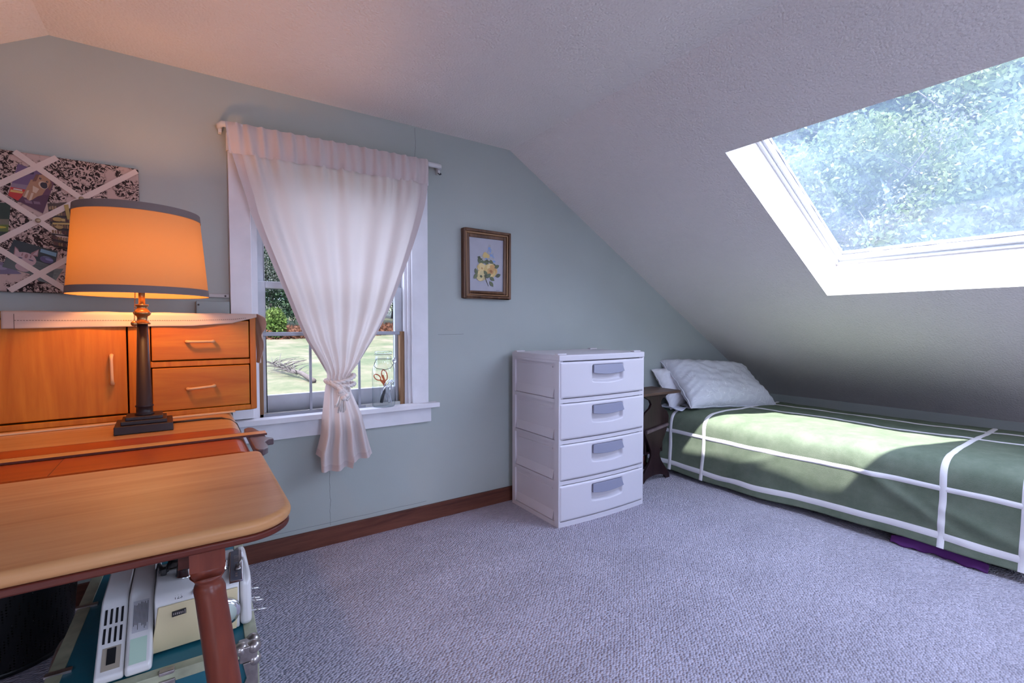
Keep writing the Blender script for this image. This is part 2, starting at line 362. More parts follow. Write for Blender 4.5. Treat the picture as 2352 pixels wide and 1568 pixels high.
# ------------------------------------------------------------------ skylight
nz = nrm; ux = Vector((1, 0, -K)).normalized(); L = (slope(SX1, 0)-slope(SX0, 0)).length
M_['skyglass'] = thin_glass('dirty_skylight_glass', tint=(.88, .92, .94), gloss=.1, dirt=.17, dirtcol=(.27, .36, .45), streak=True)
M_['sealant'] = mat('grey_sealant', (.28, .28, .32), .7)
def skylight(name, label, SY0, SY1):
    w2 = thing(name, label, 'skylight', tuple(slope(2.43, (SY0+SY1)/2, SD)), kind='structure')
    def sk(u, y, d): return slope(SX0, y, SD) + ux*u + nz*d
    def skbox(mm, u0, u1, y0, y1, d0, d1):
        v = [mm.bm.verts.new(sk(u, y, d)) for d in (d0, d1) for y in (y0, y1) for u in (u0, u1)]
        for q in ((0,2,3,1),(4,5,7,6),(0,1,5,4),(2,6,7,3),(0,4,6,2),(1,3,7,5)): mm._ff([v[i] for i in q])
    def skframe(w, d0, d1, o):
        mm = MB(); u0, u1, y0, y1 = -o, L+o, SY0-o, SY1+o
        skbox(mm, u0, u0+w, y0, y1, d0, d1); skbox(mm, u1-w, u1, y0, y1, d0, d1)
        skbox(mm, u0+w, u1-w, y0, y0+w, d0, d1); skbox(mm, u0+w, u1-w, y1-w, y1, d0, d1); return mm
    skframe(.05, -.002, .06, .035).build('outer_frame', M_['pvc'], w2, bevel=.002)
    skframe(.062, .012, .07, .035).build('inner_frame', M_['pvc'], w2, bevel=.003)
    m = MB(); m.f([sk(0, SY0, .05), sk(L, SY0, .05), sk(L, SY1, .05), sk(0, SY1, .05)]); m.build('pane', M_['skyglass'], w2)
    m = MB(); pts = []
    for (a, b) in (((.027, SY1-.027), (L-.027, SY1-.027)), ((L-.027, SY1-.027), (L-.027, SY0+.027))):
        for i in range(40):
            t = i/39; q = sk(lerp(a[0], b[0], t), lerp(a[1], b[1], t), .049); pts.append(q + Vector((random.uniform(-.002, .002), random.uniform(-.002, .002), 0)))
    m.tube(pts, [random.uniform(.0015, .0035) for _ in pts], 6)
    m.build('sealant', M_['sealant'], w2)
skylight('window_2', 'white framed fixed skylight in the sloping ceiling above the bed', SY0, SY1)
skylight('fill_skylight_4', 'added unseen second skylight for fill light farther along the same slope', SKY2[0], SKY2[1])  # added opening, never in frame, brightens the room from the right
w5 = thing('fill_skylight_5', 'added unseen skylight for fill light in the opposite slope', 'skylight', tuple(lslope(-1.2, -3.7, .2)), kind='structure')  # added opening, never in frame, throws daylight on the right slope
m = MB()
for x0, x1, y0, y1 in ((LS[0]-.03, LS[1]+.03, LS[2]-.03, LS[2]+.04), (LS[0]-.03, LS[1]+.03, LS[3]-.04, LS[3]+.03), (LS[0]-.03, LS[0]+.04, LS[2]+.04, LS[3]-.04), (LS[1]-.04, LS[1]+.03, LS[2]+.04, LS[3]-.04)):
    v = [m.bm.verts.new(lslope(x, y, d)) for d in (.198, .26) for y in (y0, y1) for x in (x0, x1)]
    for q in ((0,2,3,1),(4,5,7,6),(0,1,5,4),(2,6,7,3),(0,4,6,2),(1,3,7,5)): m._ff([v[i] for i in q])
m.build('frame', M_['pvc'], w5)
m = MB(); m.f([lslope(LS[0], LS[2], .23), lslope(LS[1], LS[2], .23), lslope(LS[1], LS[3], .23), lslope(LS[0], LS[3], .23)]); m.build('pane', M_['pane'], w5)
w3 = thing('fill_window_3', 'added unseen white window for fill light opposite the curtained window', 'window', (.75, YF, .55), kind='structure')  # added window, out of view, supplies fill from behind the camera
framebox(FX0-.08, FX1+.08, FZ0-.08, FZ1+.08, .08, YF, YF+.02).build('casing', M_['trimwhite'], w3, bevel=.002)
fs = framebox(FX0, FX1, FZ0, FZ1, .05, YF-.08, YF-.05); fs.box(FX0+.05, FX1-.05, YF-.078, YF-.052, (FZ0+FZ1)/2-.02, (FZ0+FZ1)/2+.02); fs = fs.build('sash', M_['sash'], w3)
m = MB(); m.f([(FX0+.04, YF-.065, FZ0+.04), (FX1-.04, YF-.065, FZ0+.04), (FX1-.04, YF-.065, FZ1-.04), (FX0+.04, YF-.065, FZ1-.04)]); m.build('pane', M_['pane'], fs)

# ------------------------------------------------------------------ curtain, rod, tieback
M_['curtain'] = cloth('white_cotton_curtain', (.66, .59, .58), .26, (.76, .66, .58), 700)
M_['curtain2'] = cloth('white_cotton_double', (.60, .52, .51), .12, (.65, .52, .46), 700)
LZ = [1.775,1.683,1.595,1.53,1.448,1.348,1.254,1.158,1.033,.936,.864,.79,.763,.72,.616,.521,.44,.37]
LX = [.134,.149,.173,.194,.215,.253,.291,.33,.378,.42,.463,.502,.501,.492,.481,.473,.452,.446]
RZ = [1.772,1.653,1.588,1.479,1.393,1.297,1.181,1.067,.975,.896,.822,.781,.757,.702,.598,.495,.405,.37]
RX = [.988,.976,.964,.934,.906,.872,.828,.781,.732,.681,.634,.597,.597,.606,.652,.677,.700,.705]
def cl(z): return interp(-z, [-q for q in LZ], LX)
def cr(z): return interp(-z, [-q for q in RZ], RX)
ZT = 1.815; ZTIE = .765
def zbot(u): return interp(u, [0, .06, .08, .3, .5, .58, .6, 1.0], [.44, .43, .368, .362, .372, .365, .392, .408])
def curtain_pt(u, z):
    a, b = cl(z), cr(z); w = b-a
    if z > 1.70:
        k = smooth((z-1.66)/.05)
        x = lerp(a, b, u); y = -.072 + .006*math.sin(u*2*PI*17+math.sin(u*9)*1.3) + .003*math.sin(u*2*PI*31+1)
        return Vector((x, y, z))
    t = smooth((1.72-z)/(1.72-.80))
    ug = u + .012*math.sin(u*2*PI*3+.6)*(1-t)
    x = lerp(a, b, ug)
    n = 6.5
    fold = math.sin(u*2*PI*n + 1.2*math.sin(u*5.1)+.5)
    gath = .006*math.sin(u*2*PI*17+math.sin(u*9)*1.3)*(1-smooth((1.72-z)/.22))
    if z >= ZTIE:
        amp = lerp(.007, .019, t); bul = -.036*t*math.sqrt(max(0, 1-(2*u-1)**2))
        y = -.076 + gath + bul + amp*fold*(1-.45*t*t)
    else:
        s = smooth((ZTIE-z)/.30)
        bul = -.036*math.sqrt(max(0, 1-(2*u-1)**2))*(1-s*.35)
        y = -.080 + bul + lerp(.010, .017, s)*math.sin(u*2*PI*4.0+1.9)
    return Vector((x, min(y, -.062), z))
cu = thing('curtain', 'white cotton curtain gathered on a rod and tied in the middle over the window', 'curtain', (.55, -.07, .36))
m = MB()
def cfn(u, v):
    z = lerp(1.70, zbot(u), v); return curtain_pt(u, z)
m.grid(150, 120, cfn); m.build('panel', M_['curtain'], cu)
m = MB()
def hfn(u, v):
    z = lerp(ZT-.005, 1.69, v); p = curtain_pt(u, max(z, 1.701)); p.z = z
    p.x = lerp(cl(1.775)+ (.012*v if True else 0), cr(1.775)-.004*v, u)
    dz = interp(u, [0, 1], [-.015, 0]); p.z += dz
    hump = math.sin(PI*min(1, max(0, v)))
    q = curtain_pt(u, 1.688).y; p.y = min(p.y, lerp(p.y, q, smooth(v))) - .0035 - .009*hump**.5
    return p
m.grid(150, 12, hfn); m.build('heading', M_['curtain2'], cu)
m = MB()
def side_hem(u0, u1):
    def fn(u, v):
        z = lerp(1.70, .80, v); p = curtain_pt(lerp(u0, u1, u), z); p.y -= .0025; return p
    return fn
m.grid(4, 60, side_hem(0.0, .035)); m.grid(4, 60, side_hem(.965, 1.0)); m.build('side_hem', M_['curtain2'], cu)
m = MB()
def bh(u, v):
    z = zbot(u) + lerp(.026, -.001, v); p = curtain_pt(u, z); p.y -= .003; return p
m.grid(120, 4, bh); m.build('bottom_hem', M_['curtain2'], cu)
rod = thing('curtain_rod', 'white flat curtain rod across the top of the window', 'curtain rod', (.59, -.05, 1.78))
M_['rodpaint'] = mat('white_rod_enamel', (.62, .60, .60), .35)
m = MB()
m.tube([(.120, -.004, 1.787), (.118, -.035, 1.787), (.126, -.056, 1.788), (.16, -.060, 1.789), (.6, -.060, 1.792), (1.03, -.060, 1.795), (1.058, -.056, 1.796), (1.066, -.035, 1.796), (1.066, -.004, 1.796)], .0115, 10); m.build('rod', M_['rodpaint'], rod)
for x, z in ((.120, 1.785), (1.066, 1.79)):
    m = MB(); m.box(x-.006, x+.006, -.03, -.001, z-.022, z+.014); m.build('bracket', M_['rodpaint'], rod, bevel=.002)
m = MB(); m.tube([(1.07, -.022, 1.776), (1.078, -.03, 1.768), (1.07, -.034, 1.762), (1.06, -.03, 1.77)], .0025, 6); m.build('hook', mat('black_iron', (.03, .03, .03), .5), rod)

tb = thing('curtain_tieback', 'twisted off-white rope tieback with a tasselled knot round the curtain', 'tieback', (.545, -.10, .63))
M_['rope'] = mat('cotton_rope', (.74, .68, .64), .95, var=.12, vs=60, bs=.4, bscale=300)
def rope(mm, path, R=.0065, r=.0058, tw=60):
    P = [Vector(p) for p in path]
    for s in (0, PI):
        pts = []
        for i, p in enumerate(P):
            t = (P[min(i+1, len(P)-1)] - P[max(i-1, 0)]).normalized(); u = t.orthogonal().normalized()
            u = (Vector((0, -1, 0)) - t*t.dot(Vector((0, -1, 0)))); u = u.normalized() if u.length > .05 else t.orthogonal().normalized()
            w = t.cross(u); a = i*tw/len(P)+s
            pts.append(p + (u*math.cos(a)+w*math.sin(a))*R*.62)
        mm.tube(pts, r, 7)
cx, cy = .549, -.105
m = MB()
for off, tilt in ((0, .010), (-.019, -.008)):
    rope(m, [(cx+.060*math.cos(a), cy+.046*math.sin(a), .772+off+tilt*math.cos(a)-.012*(1 if math.sin(a) < 0 else .2)*abs(math.sin(a))) for a in [2*PI*i/90 for i in range(91)]])
m.build('loop', M_['rope'], tb)
m = MB(); ky = -.158
rope(m, [(.500, -.140, .752), (.515, ky, .742), (.545, ky-.01, .722), (.572, ky, .705), (.575, ky+.006, .69), (.56, ky, .682)], tw=14)
rope(m, [(.520+.05*t+.012*math.sin(t*6), ky-.006*math.sin(t*PI), .735-.02*t) for t in [i/14 for i in range(15)]], tw=12)
m.sphere((.546, ky+.004, .710), .021, 14, 10, (1.1, .8, 1.0)); m.sphere((.534, ky-.002, .722), .014, 12, 8); m.sphere((.560, ky-.002, .700), .013, 12, 8); m.sphere((.548, ky-.004, .690), .013, 12, 8)
m.build('knot', M_['rope'], tb)
m = MB()
for i in range(18):
    t = i/25; x0 = .530+.034*t; x1 = .508+.074*t+random.uniform(-.003, .003); y0 = ky+random.uniform(-.006, .006); zl = .632+random.uniform(-.006, .012)+(.02 if t < .2 else 0)
    m.tube([(x0, y0, .70), (lerp(x0, x1, .55), y0-.006, .672), (x1, y0-.003, zl)], .0021, 5)
m.build('tassel', M_['rope'], tb)

# ------------------------------------------------------------------ jar with tools on the sill
JX, JY, JZ = .776, -.012, .6125
M_['jar'] = thin_glass('clear_jar_glass', tint=(.95, .97, .97), edge=(.42, .50, .54), gloss=.15)
M_['chrome'] = mat('chrome', (.75, .76, .78), .12, metal=1)
M_['wire'] = mat('steel_wire', (.12, .12, .13), .35, metal=.9)
jar = thing('glass_jar', 'clear glass storage jar with a wire bail, holding scissors on the window sill', 'jar', (JX, JY, JZ))
R = .0535
pr = [(1e-6, .001), (R*.93, 0), (R, .006), (R, .16), (R*.97, .178), (R*.86, .196), (R*.72, .207), (R*.70, .212), (R*.70, .240), (R*.66, .244)]
pi_ = [(r-.0022 if r > .003 else r, z+.002 if i < 3 else z) for i, (r, z) in enumerate(pr)]
m = MB(); m.lathe(pr, (JX, JY, JZ), 40); m.build('body', M_['jar'], jar, normals=True)
m = MB(); m.lathe([(1e-6, .252), (R*.72, .252), (R*.76, .255), (R*.76, .262), (R*.72, .265), (1e-6, .266)], (JX, JY, JZ), 36); m.build('lid', M_['jar'], jar)
m = MB(); m.tube([(JX+R*.72*math.cos(2*PI*i/36), JY+R*.72*math.sin(2*PI*i/36), JZ+.228) for i in range(36)], .0012, 6, closed=True)
m.tube([(JX-R*.9, JY-.005, JZ+.250), (JX-R*.4, JY-.03, JZ+.252), (JX+R*.5, JY-.03, JZ+.250), (JX+R*.75, JY-.012, JZ+.246)], .0012, 6); m.build('bail_wire', M_['wire'], jar)
m = MB()
hp = [(JX-R*.68, JY-.008, JZ+.226), (JX-R*.93, JY-.02, JZ+.214), (JX-R*1.02, JY-.03, JZ+.196), (JX-R*.85, JY-.042, JZ+.187), (JX-R*.2, JY-.058, JZ+.181), (JX+R*.3, JY-.056, JZ+.188), (JX+R*.7, JY-.036, JZ+.206), (JX+R*.8, JY-.02, JZ+.218)]
m.tube(hp, .0014, 6); m.build('carrying_handle', M_['wire'], jar)
m = MB(); m.tube([(JX+R*.78, JY-.026, JZ+.235), (JX+R*.95, JY-.026, JZ+.228), (JX+R*.98, JY-.024, JZ+.212), (JX+R*.8, JY-.026, JZ+.206), (JX+R*.68, JY-.026, JZ+.22)], .003, 8, closed=True); m.sphere((JX+R*.82, JY-.028, JZ+.224), .006); m.build('clasp', M_['chrome'], jar)
# scissors with orange handles (drawn in a plane facing the room)
def jp(px, pz, d=0): return Vector((JX+px, JY+d, JZ+pz))
M_['orange'] = mat('orange_plastic', (.62, .13, .025), .35)
sci = thing('scissors', 'scissors with orange plastic handles standing in the glass jar', 'scissors', (JX, JY, JZ+.03))
def ring(mm, c, rx, rz, rot, d, r=.0028):
    mm.tube([jp(c[0]+rx*math.cos(a)*math.cos(rot)-rz*math.sin(a)*math.sin(rot), c[1]+rx*math.cos(a)*math.sin(rot)+rz*math.sin(a)*math.cos(rot), d) for a in [2*PI*i/28 for i in range(28)]], r, 8, closed=True)
m = MB(); ring(m, (-.026, .140), .011, .019, .9, .012); m.tube([jp(-.014, .128, .012), jp(-.002, .118, .012), jp(.006, .105, .012), jp(.008, .096, .012)], [.004, .006, .006, .004], 8); m.build('handle', M_['orange'], sci)
m = MB(); ring(m, (.010, .148), .013, .026, .25, .016); m.tube([jp(.002, .150, .016), jp(.008, .125, .016), jp(.014, .108, .016), jp(.012, .096, .016)], [.003, .006, .006, .004], 8); m.build('handle', M_['orange'], sci)
for sx, d in ((.0, .013), (.006, .017)):
    m = MB(); m.prism([(.004+sx, .100), (.014+sx, .100), (.020+sx*1.5, .022), (.018+sx*1.5, .020)], lambda a, b, d=d: jp(a, b, d), lambda a, b, d=d: jp(a, b, d+.002)); m.build('blade', M_['chrome'], sci)
can = thing('can_opener', 'chrome hand can opener with a black grip leaning in the glass jar', 'can opener', (JX, JY, JZ+.01))
m = MB(); m.tube([jp(-.018, .020, -.018), jp(-.013, .045, -.018), jp(-.004, .072, -.016), jp(.0, .082, -.016)], [.0075, .008, .007, .005], 10); m.build('grip', mat('black_rubber', (.015, .015, .018), .5), can)
m = MB(); m.tube([jp(-.006, .078, -.016), jp(.006, .094, -.016), jp(.020, .108, -.018), jp(.034, .120, -.018), jp(.042, .122, -.016)], [.004, .0045, .005, .004, .003], 8)
m.tube([jp(.014, .104, -.02), jp(.022, .122, -.02), jp(.036, .126, -.02), jp(.044, .116, -.02), (jp(.038, .104, -.02))], .003, 7)
m.tube([jp(.0, .098, -.012), jp(.010, .118, -.012), jp(.024, .128, -.012)], .0026, 7); m.sphere(jp(.020, .094, -.022), .004); m.build('cutter', M_['chrome'], can)
m = MB(); m.prism([(.012, .092), (.022, .094), (.036, .010), (.033, .008)], lambda a, b: jp(a, b, -.017), lambda a, b: jp(a, b, -.012)); m.build('handle', M_['chrome'], can, bevel=.001)
kn = thing('kitchen_tongs', 'thin steel tool upright at the right side of the glass jar', 'kitchen tool', (JX+.03, JY, JZ+.01))
m = MB(); m.tube([jp(.030, .012, .006), jp(.033, .07, .006), jp(.034, .120, .004)], [.003, .0035, .003], 8); m.tube([jp(.024, .014, .002), jp(.040, .10, .0), jp(.042, .125, -.004)], [.002, .003, .002], 8); m.build('arms', M_['chrome'], kn)

# ------------------------------------------------------------------ floral picture
M_['frame'] = wood('walnut_frame', (.075, .032, .015), (.17, .08, .04), 'z', .4, dark=(.035, .016, .01))
M_['gilt'] = mat('worn_gilt_edge', (.26, .13, .055), .45, metal=.2)
pic = thing('framed_picture', 'small brown framed painting of yellow roses on the sage wall', 'picture', (1.356, 0, 1.147))
px0, px1, pz0, pz1 = 1.205, 1.507, 1.147, 1.516
def pframe(w0, w1, y0, y1):
    return framebox(px0+w0, px1-w0, pz0+w0, pz1-w0, w1-w0, y0, y1)
pframe(0, .014, -.030, -.002).build('frame', M_['frame'], pic, bevel=.003)
pframe(.014, .024, -.024, -.002).build('frame_step', M_['gilt'], pic, bevel=.003)
pframe(.024, .042, -.019, -.002).build('inner_frame', M_['frame'], pic, bevel=.003)
m = MB(); m.box(px0+.040, px1-.040, -.011, -.003, pz0+.040, pz1-.040); cv = m.build('canvas', mat('grey_canvas', (.40, .39, .43), .8, var=.05, vs=12), pic)
def CP(u, v, d=.0): return Vector((lerp(px0+.042, px1-.042, u), -.0112-d, lerp(pz1-.042, pz0+.042, v)))
PW, PH = (px1-px0-.084), (pz1-pz0-.084)
m = MB(); lay = [0]
def blob(u, v, rx, ry, rot, mi, pts=18, wav=0, tip=0):
    m.mi = mi; lay[0] += 1; d = .00004*lay[0]; P = []
    for i in range(pts):
        a = 2*PI*i/pts; rr = 1 + wav*math.sin(5*a+lay[0])
        x = rx*math.cos(a)*rr; y = ry*math.sin(a)*rr
        if tip: y *= (1-abs(math.cos(a))**3*.9)
        P.append(CP(u+(x*math.cos(rot)-y*math.sin(rot))/PW, v+(x*math.sin(rot)+y*math.cos(rot))/PH, d))
    m.f(P)
cols = [(.14, .16, .09), (.30, .33, .42), (.22, .33, .55), (.48, .38, .20), (.60, .44, .18), (.55, .32, .13), (.70, .54, .26), (.10, .11, .07), (.40, .38, .36), (.36, .17, .07), (.58, .48, .24)]
pm = [mat('paint_%d' % i, c, .8) for i, c in enumerate(cols)]
random.seed(3)
for i in range(34):
    t = random.random(); u = .60+random.uniform(-.14, .14)*(t+.15); v = .12+.32*t; blob(u, v, .004+.005*random.random(), .004+.004*random.random(), random.random()*3, random.choice([1, 2, 2, 1, 8]), 9, .2)
for u, v, r in ((.32, .38, .3), (.38, .45, -.4), (.45, .44, .5), (.55, .42, -.2), (.62, .43, .4), (.52, .49, 1.2), (.30, .44, 1.0), (.72, .50, .3)): blob(u, v, .020, .010, r, random.choice([0, 7]), 14, 0, 1)
for u, v in ((.47, .30), (.53, .33), (.45, .33)): blob(u, v, .014, .012, .3, 4, 14, .12)
for u, v in ((.42, .40), (.57, .39), (.36, .36)): blob(u, v, .010, .008, .3, 8, 10, .15)
def rose(u, v, r, base, mid, core):
    blob(u, v, r, r*.88, .2, base, 24, .05)
    for k in range(7): a = k*.9; blob(u+.55*r*math.cos(a)/PW, v+.5*r*math.sin(a)/PH, r*.5, r*.36, a+1.2, [mid, base, 6][k % 3], 14, .05)
    blob(u, v+.1*r/PH, r*.5, r*.42, .4, mid, 16, .06); blob(u+.05*r/PW, v+.12*r/PH, r*.25, r*.2, .4, core, 12, .1)
rose(.36, .56, .028, 4, 6, 5); rose(.62, .60, .042, 4, 5, 9); rose(.33, .71, .034, 3, 10, 7)
for u, v, r in ((.20, .64, 1.3), (.18, .73, 2.2), (.47, .66, .9), (.50, .72, .2), (.56, .70, -.6), (.66, .76, .6), (.64, .86, .9), (.84, .69, -.4), (.80, .52, -.5)): blob(u, v, .018, .010, r, random.choice([0, 7, 0]), 14, 0, 1)
m.mi = 7; lay[0] += 1
m.f([CP(.44, .74, .003), CP(.46, .735, .003), CP(.56, .90, .003), CP(.55, .905, .003)])
for i in range(5): m.f([CP(.78+.022*i, .975+.004*(i % 2), .003), CP(.79+.022*i, .972, .003), CP(.795+.022*i, .98, .003), CP(.785+.022*i, .984, .003)])
m.build('painted_flowers', pm, pic, weld=False, normals=False)

# ------------------------------------------------------------------ plastic drawer tower
random.seed(11)
M_['plastic'] = mat('white_plastic', (.62, .58, .61), .42, bs=.06, bscale=400, bd=.0005)
M_['plasticgrey'] = mat('grey_plastic_pull', (.235, .235, .31), .4)
DW, DD, DH = .605, .418, .862
du = thing('drawer_tower', 'white plastic four drawer storage tower with grey pulls standing against the sage wall', 'drawers', (1.5037, -.0445, 0), -.0192)
MD = WM[du]
BOW = .014
def bow(x): t = 2*x/DW-1; return -BOW*(1-t*t)
def dpart(mm, name, mat_, parent=du, **k): mm.xf(MD); return mm.build(name, mat_, parent, **k)
tiers = [(.642, .821), (.436, .614), (.233, .410), (.028, .207)]
m = MB()
m.box(.010, .030, -DD+.006, -.006, .0, .835); m.box(DW-.030, DW-.010, -DD+.006, -.006, .0, .835); m.box(.010, DW-.010, -.02, -.006, 0, .835)
for xs in ((0, .012), (DW-.012, DW)):                     # raised frame on the sides
    m.box(xs[0], xs[1], -DD, -DD+.035, 0, .832); m.box(xs[0], xs[1], -.030, -.002, 0, .832)
    for z0, z1 in ((0, .022), (.212, .228), (.415, .431), (.619, .637), (.815, .832)): m.box(xs[0], xs[1], -DD+.03, -.025, z0, z1)
for z0, z1 in tiers:                                      # inner slanted lips of the side panels
    for xs, s in ((.010, -1), (DW-.010, 1)):
        m.prism([(xs, z0+.0), (xs+s*.010, z0+.0), (xs, z0+.045)], lambda a, b: (a, -DD+.05, b), lambda a, b: (a, -.04, b))
        m.box(min(xs, xs+s*.004), max(xs, xs+s*.004), -DD+.06, -.05, z1-.030, z1-.022)
def frontstrip(mm, z0, z1, x0=0.004, x1=DW-.004, off=0, depth=.03):
    n = 24; a = [(lerp(x0, x1, i/n), -DD+off+bow(lerp(x0, x1, i/n))) for i in range(n+1)]
    poly = a + [(x1, -DD+depth), (x0, -DD+depth)]
    mm.prism_z(poly, z0, z1)
for z0, z1 in ((.0, .0250), (.2110, .2290), (.4140, .4320), (.6180, .6380)): frontstrip(m, z0, z1)
dpart(m, 'body', M_['plastic'], bevel=.002)
m = MB(); n = 24
a = [(lerp(-.002, DW+.002, i/n), -DD-.004+bow(lerp(0, DW, i/n))) for i in range(n+1)]
m.prism_z(a + [(DW+.002, .0), (-.002, .0)], .8255, .856)
dpart(m, 'lid', M_['plastic'], bevel=.006, seg=3)
for x, y in ((.03, -.03), (DW-.03, -.03), (.035, -DD+.03), (DW-.035, -DD+.03)):
    m = MB(); m.box(x-.028, x+.028, y-.014, y+.014, .855, .862); dpart(m, 'stacking_tab', M_['plastic'], bevel=.003)
hx0, hx1 = .207, .425
for z0, z1 in tiers:
    hz1 = z1-.026; hz0 = z1-.112
    def ff(u, v, z0=z0, z1=z1, hz0=hz0, hz1=hz1):
        x = lerp(.004, DW-.004, u); z = lerp(z0, z1, v)
        y = -DD-.004+bow(x)
        e = min(x-.004, DW-.004-x, z-z0, z1-z); y += .006*(1-smooth(e/.008))
        kx = smooth((x-hx0+.004)/.014)*smooth((hx1+.004-x)/.014); sag = .008*(1-((x-(hx0+hx1)/2)/((hx1-hx0)/2))**2)
        zb = hz0-sag+.008
        kz = smooth((z-zb+.004)/.016)*smooth((hz1+.01-z)/.012)
        return Vector((x, y + .020*kx*kz, z))
    m = MB(); m.grid(130, 56, ff); m.box(.02, DW-.02, -DD+.020, -.03, z0+.012, z1-.01)
    d = dpart(m, 'drawer', M_['plastic'])
    m = MB(); pts = []
    n = 16
    top = [(lerp(hx0+.008, hx1-.008, i/n), hz1+.006) for i in range(n+1)]
    bot = [(lerp(hx1+.002, hx0-.002, i/n), hz1-.034-.010*(1-(2*i/n-1)**2)) for i in range(n+1)]
    def yo(x, z): return -DD-.006+bow(x)-.010*smooth((hz1+.006-z)/.04)
    m.prism(top+bot, lambda a, b: (a, yo(a, b), b), lambda a, b: (a, yo(a, b)+.010, b))
    dpart(m, 'pull', M_['plasticgrey'], d, bevel=.002)

# ------------------------------------------------------------------ small dark side table
M_['darkwood'] = wood('dark_brown_wood', (.014, .006, .007), (.028, .013, .014), 'z', .35, dark=(.010, .006, .006))
M_['worntop'] = wood('worn_brown_top', (.06, .034, .024), (.17, .10, .07), 'x', .5, dark=(.03, .016, .012))
st = thing('side_table', 'small dark wooden side table with scrolled end board between the drawer tower and the bed', 'side table', (2.477, -.14, 0))
m = MB(); m.box(2.225, 2.722, -.262, -.022, .553, .570); m.build('top', M_['worntop'], st, bevel=.002)
half = [(.145, .0), (.138, .03), (.10, .075), (.058, .125), (.040, .165), (.045, .20), (.075, .26), (.108, .32), (.126, .375), (.128, .41), (.108, .445), (.060, .475), (.046, .50), (.060, .525), (.105, .545), (.125, .553)]
foot = [(.108, 0), (.09, .022), (.05, .034), (0, .038)]
poly = [(2.477+x, z) for x, z in half] + [(2.477-x, z) for x, z in half[::-1]] + [(2.477-x, z) for x, z in foot] + [(2.477+x, z) for x, z in foot[-2::-1]]
for y in (-.258, -.050):
    m = MB(); m.prism_y(poly, y, y+.018); m.build('end_board', M_['darkwood'], st, bevel=.003)
m = MB(); m.prism_y([(2.372, .318), (2.375, .338), (2.585, .366), (2.586, .350)], -.275, -.2585); m.build('rail', mat('worn_rail_edge', (.11, .075, .08), .5, var=.3, vs=30), st, bevel=.002)
m = MB(); m.box(2.39, 2.405, -.24, -.05, .19, .36); m.box(2.55, 2.565, -.24, -.05, .19, .36); m.box(2.39, 2.565, -.24, -.05, .178, .19); m.build('trough', M_['darkwood'], st)

# ------------------------------------------------------------------ bed
M_['mattress'] = mat('pale_mattress_ticking', (.45, .45, .48), .9, var=.1, vs=20)
M_['blackbase'] = mat('dark_bed_base', (.02, .018, .02), .8)
BX0, BX1, BY0, BY1 = 2.70, 3.70, -1.865, -.045
bed = thing('bed', 'single bed with a low dark base standing along the knee wall under the skylight', 'bed', (3.2, -.95, 0))
m = MB(); m.box(BX0+.03, BX1-.02, BY0+.04, BY1, .03, .16); m.build('base', M_['blackbase'], bed, bevel=.004)
for x in (BX0+.06, BX1-.10):
    for y in (BY0+.08, BY1-.08):
        m = MB(); m.box(x, x+.05, y-.025, y+.025, 0, .035); m.build('foot', M_['blackbase'], bed)
m = MB(); m.box(BX0+.05, BX1-.03, BY0+.03, BY1, .16, .402); m.build('mattress', M_['mattress'], bed, bevel=.04, seg=4)
m = MB()
def shf(u, v):
    x = lerp(2.72, 3.35, u); y = lerp(-.26, -.05, v); return Vector((x, y, .436+.014*mnoise.noise(Vector((x*9, y*12, 0)))+.008*math.sin(x*60+y*22)*math.sin(y*30)))
m.grid(50, 24, shf); m.build('sheet', mat('white_sheet', (.70, .70, .78), .9), bed, solid=.004)
# blanket
M_['blanket'] = cloth('green_wool_blanket', (.155, .185, .135), .05, (.1, .2, .1), 260, bs=.8)
_nt = M_['blanket'].node_tree; _co = coords(_nt); _n = N(_nt, 'ShaderNodeTexNoise', i_Scale=9.0, i_Detail=8.0, i_Roughness=.7); _nt.links.new(_co, _n.inputs[0])
_d = [x for x in _nt.nodes if x.type == 'BSDF_DIFFUSE'][0]; _nt.links.new(ramp(_nt, _n.outputs[0], [(.3, (.120, .150, .105)), (.7, (.19, .222, .165))]), _d.inputs['Color'])  # mottled sheen of the wrinkles put into the wool colour as noise
M_['ribbon'] = mat('white_blanket_ribbon', (.74, .71, .72), .8, bs=.3, bscale=220)
SEC = [(3.735, .300), (3.725, .395), (3.70, .418), (3.60, .428), (3.30, .430), (3.00, .430), (2.84, .427), (2.765, .417), (2.722, .395), (2.700, .360), (2.690, .300), (2.686, .200), (2.678, .100), (2.664, .035)]
cum = [0]
for i in range(1, len(SEC)): cum.append(cum[-1]+math.hypot(SEC[i][0]-SEC[i-1][0], SEC[i][1]-SEC[i-1][1]))
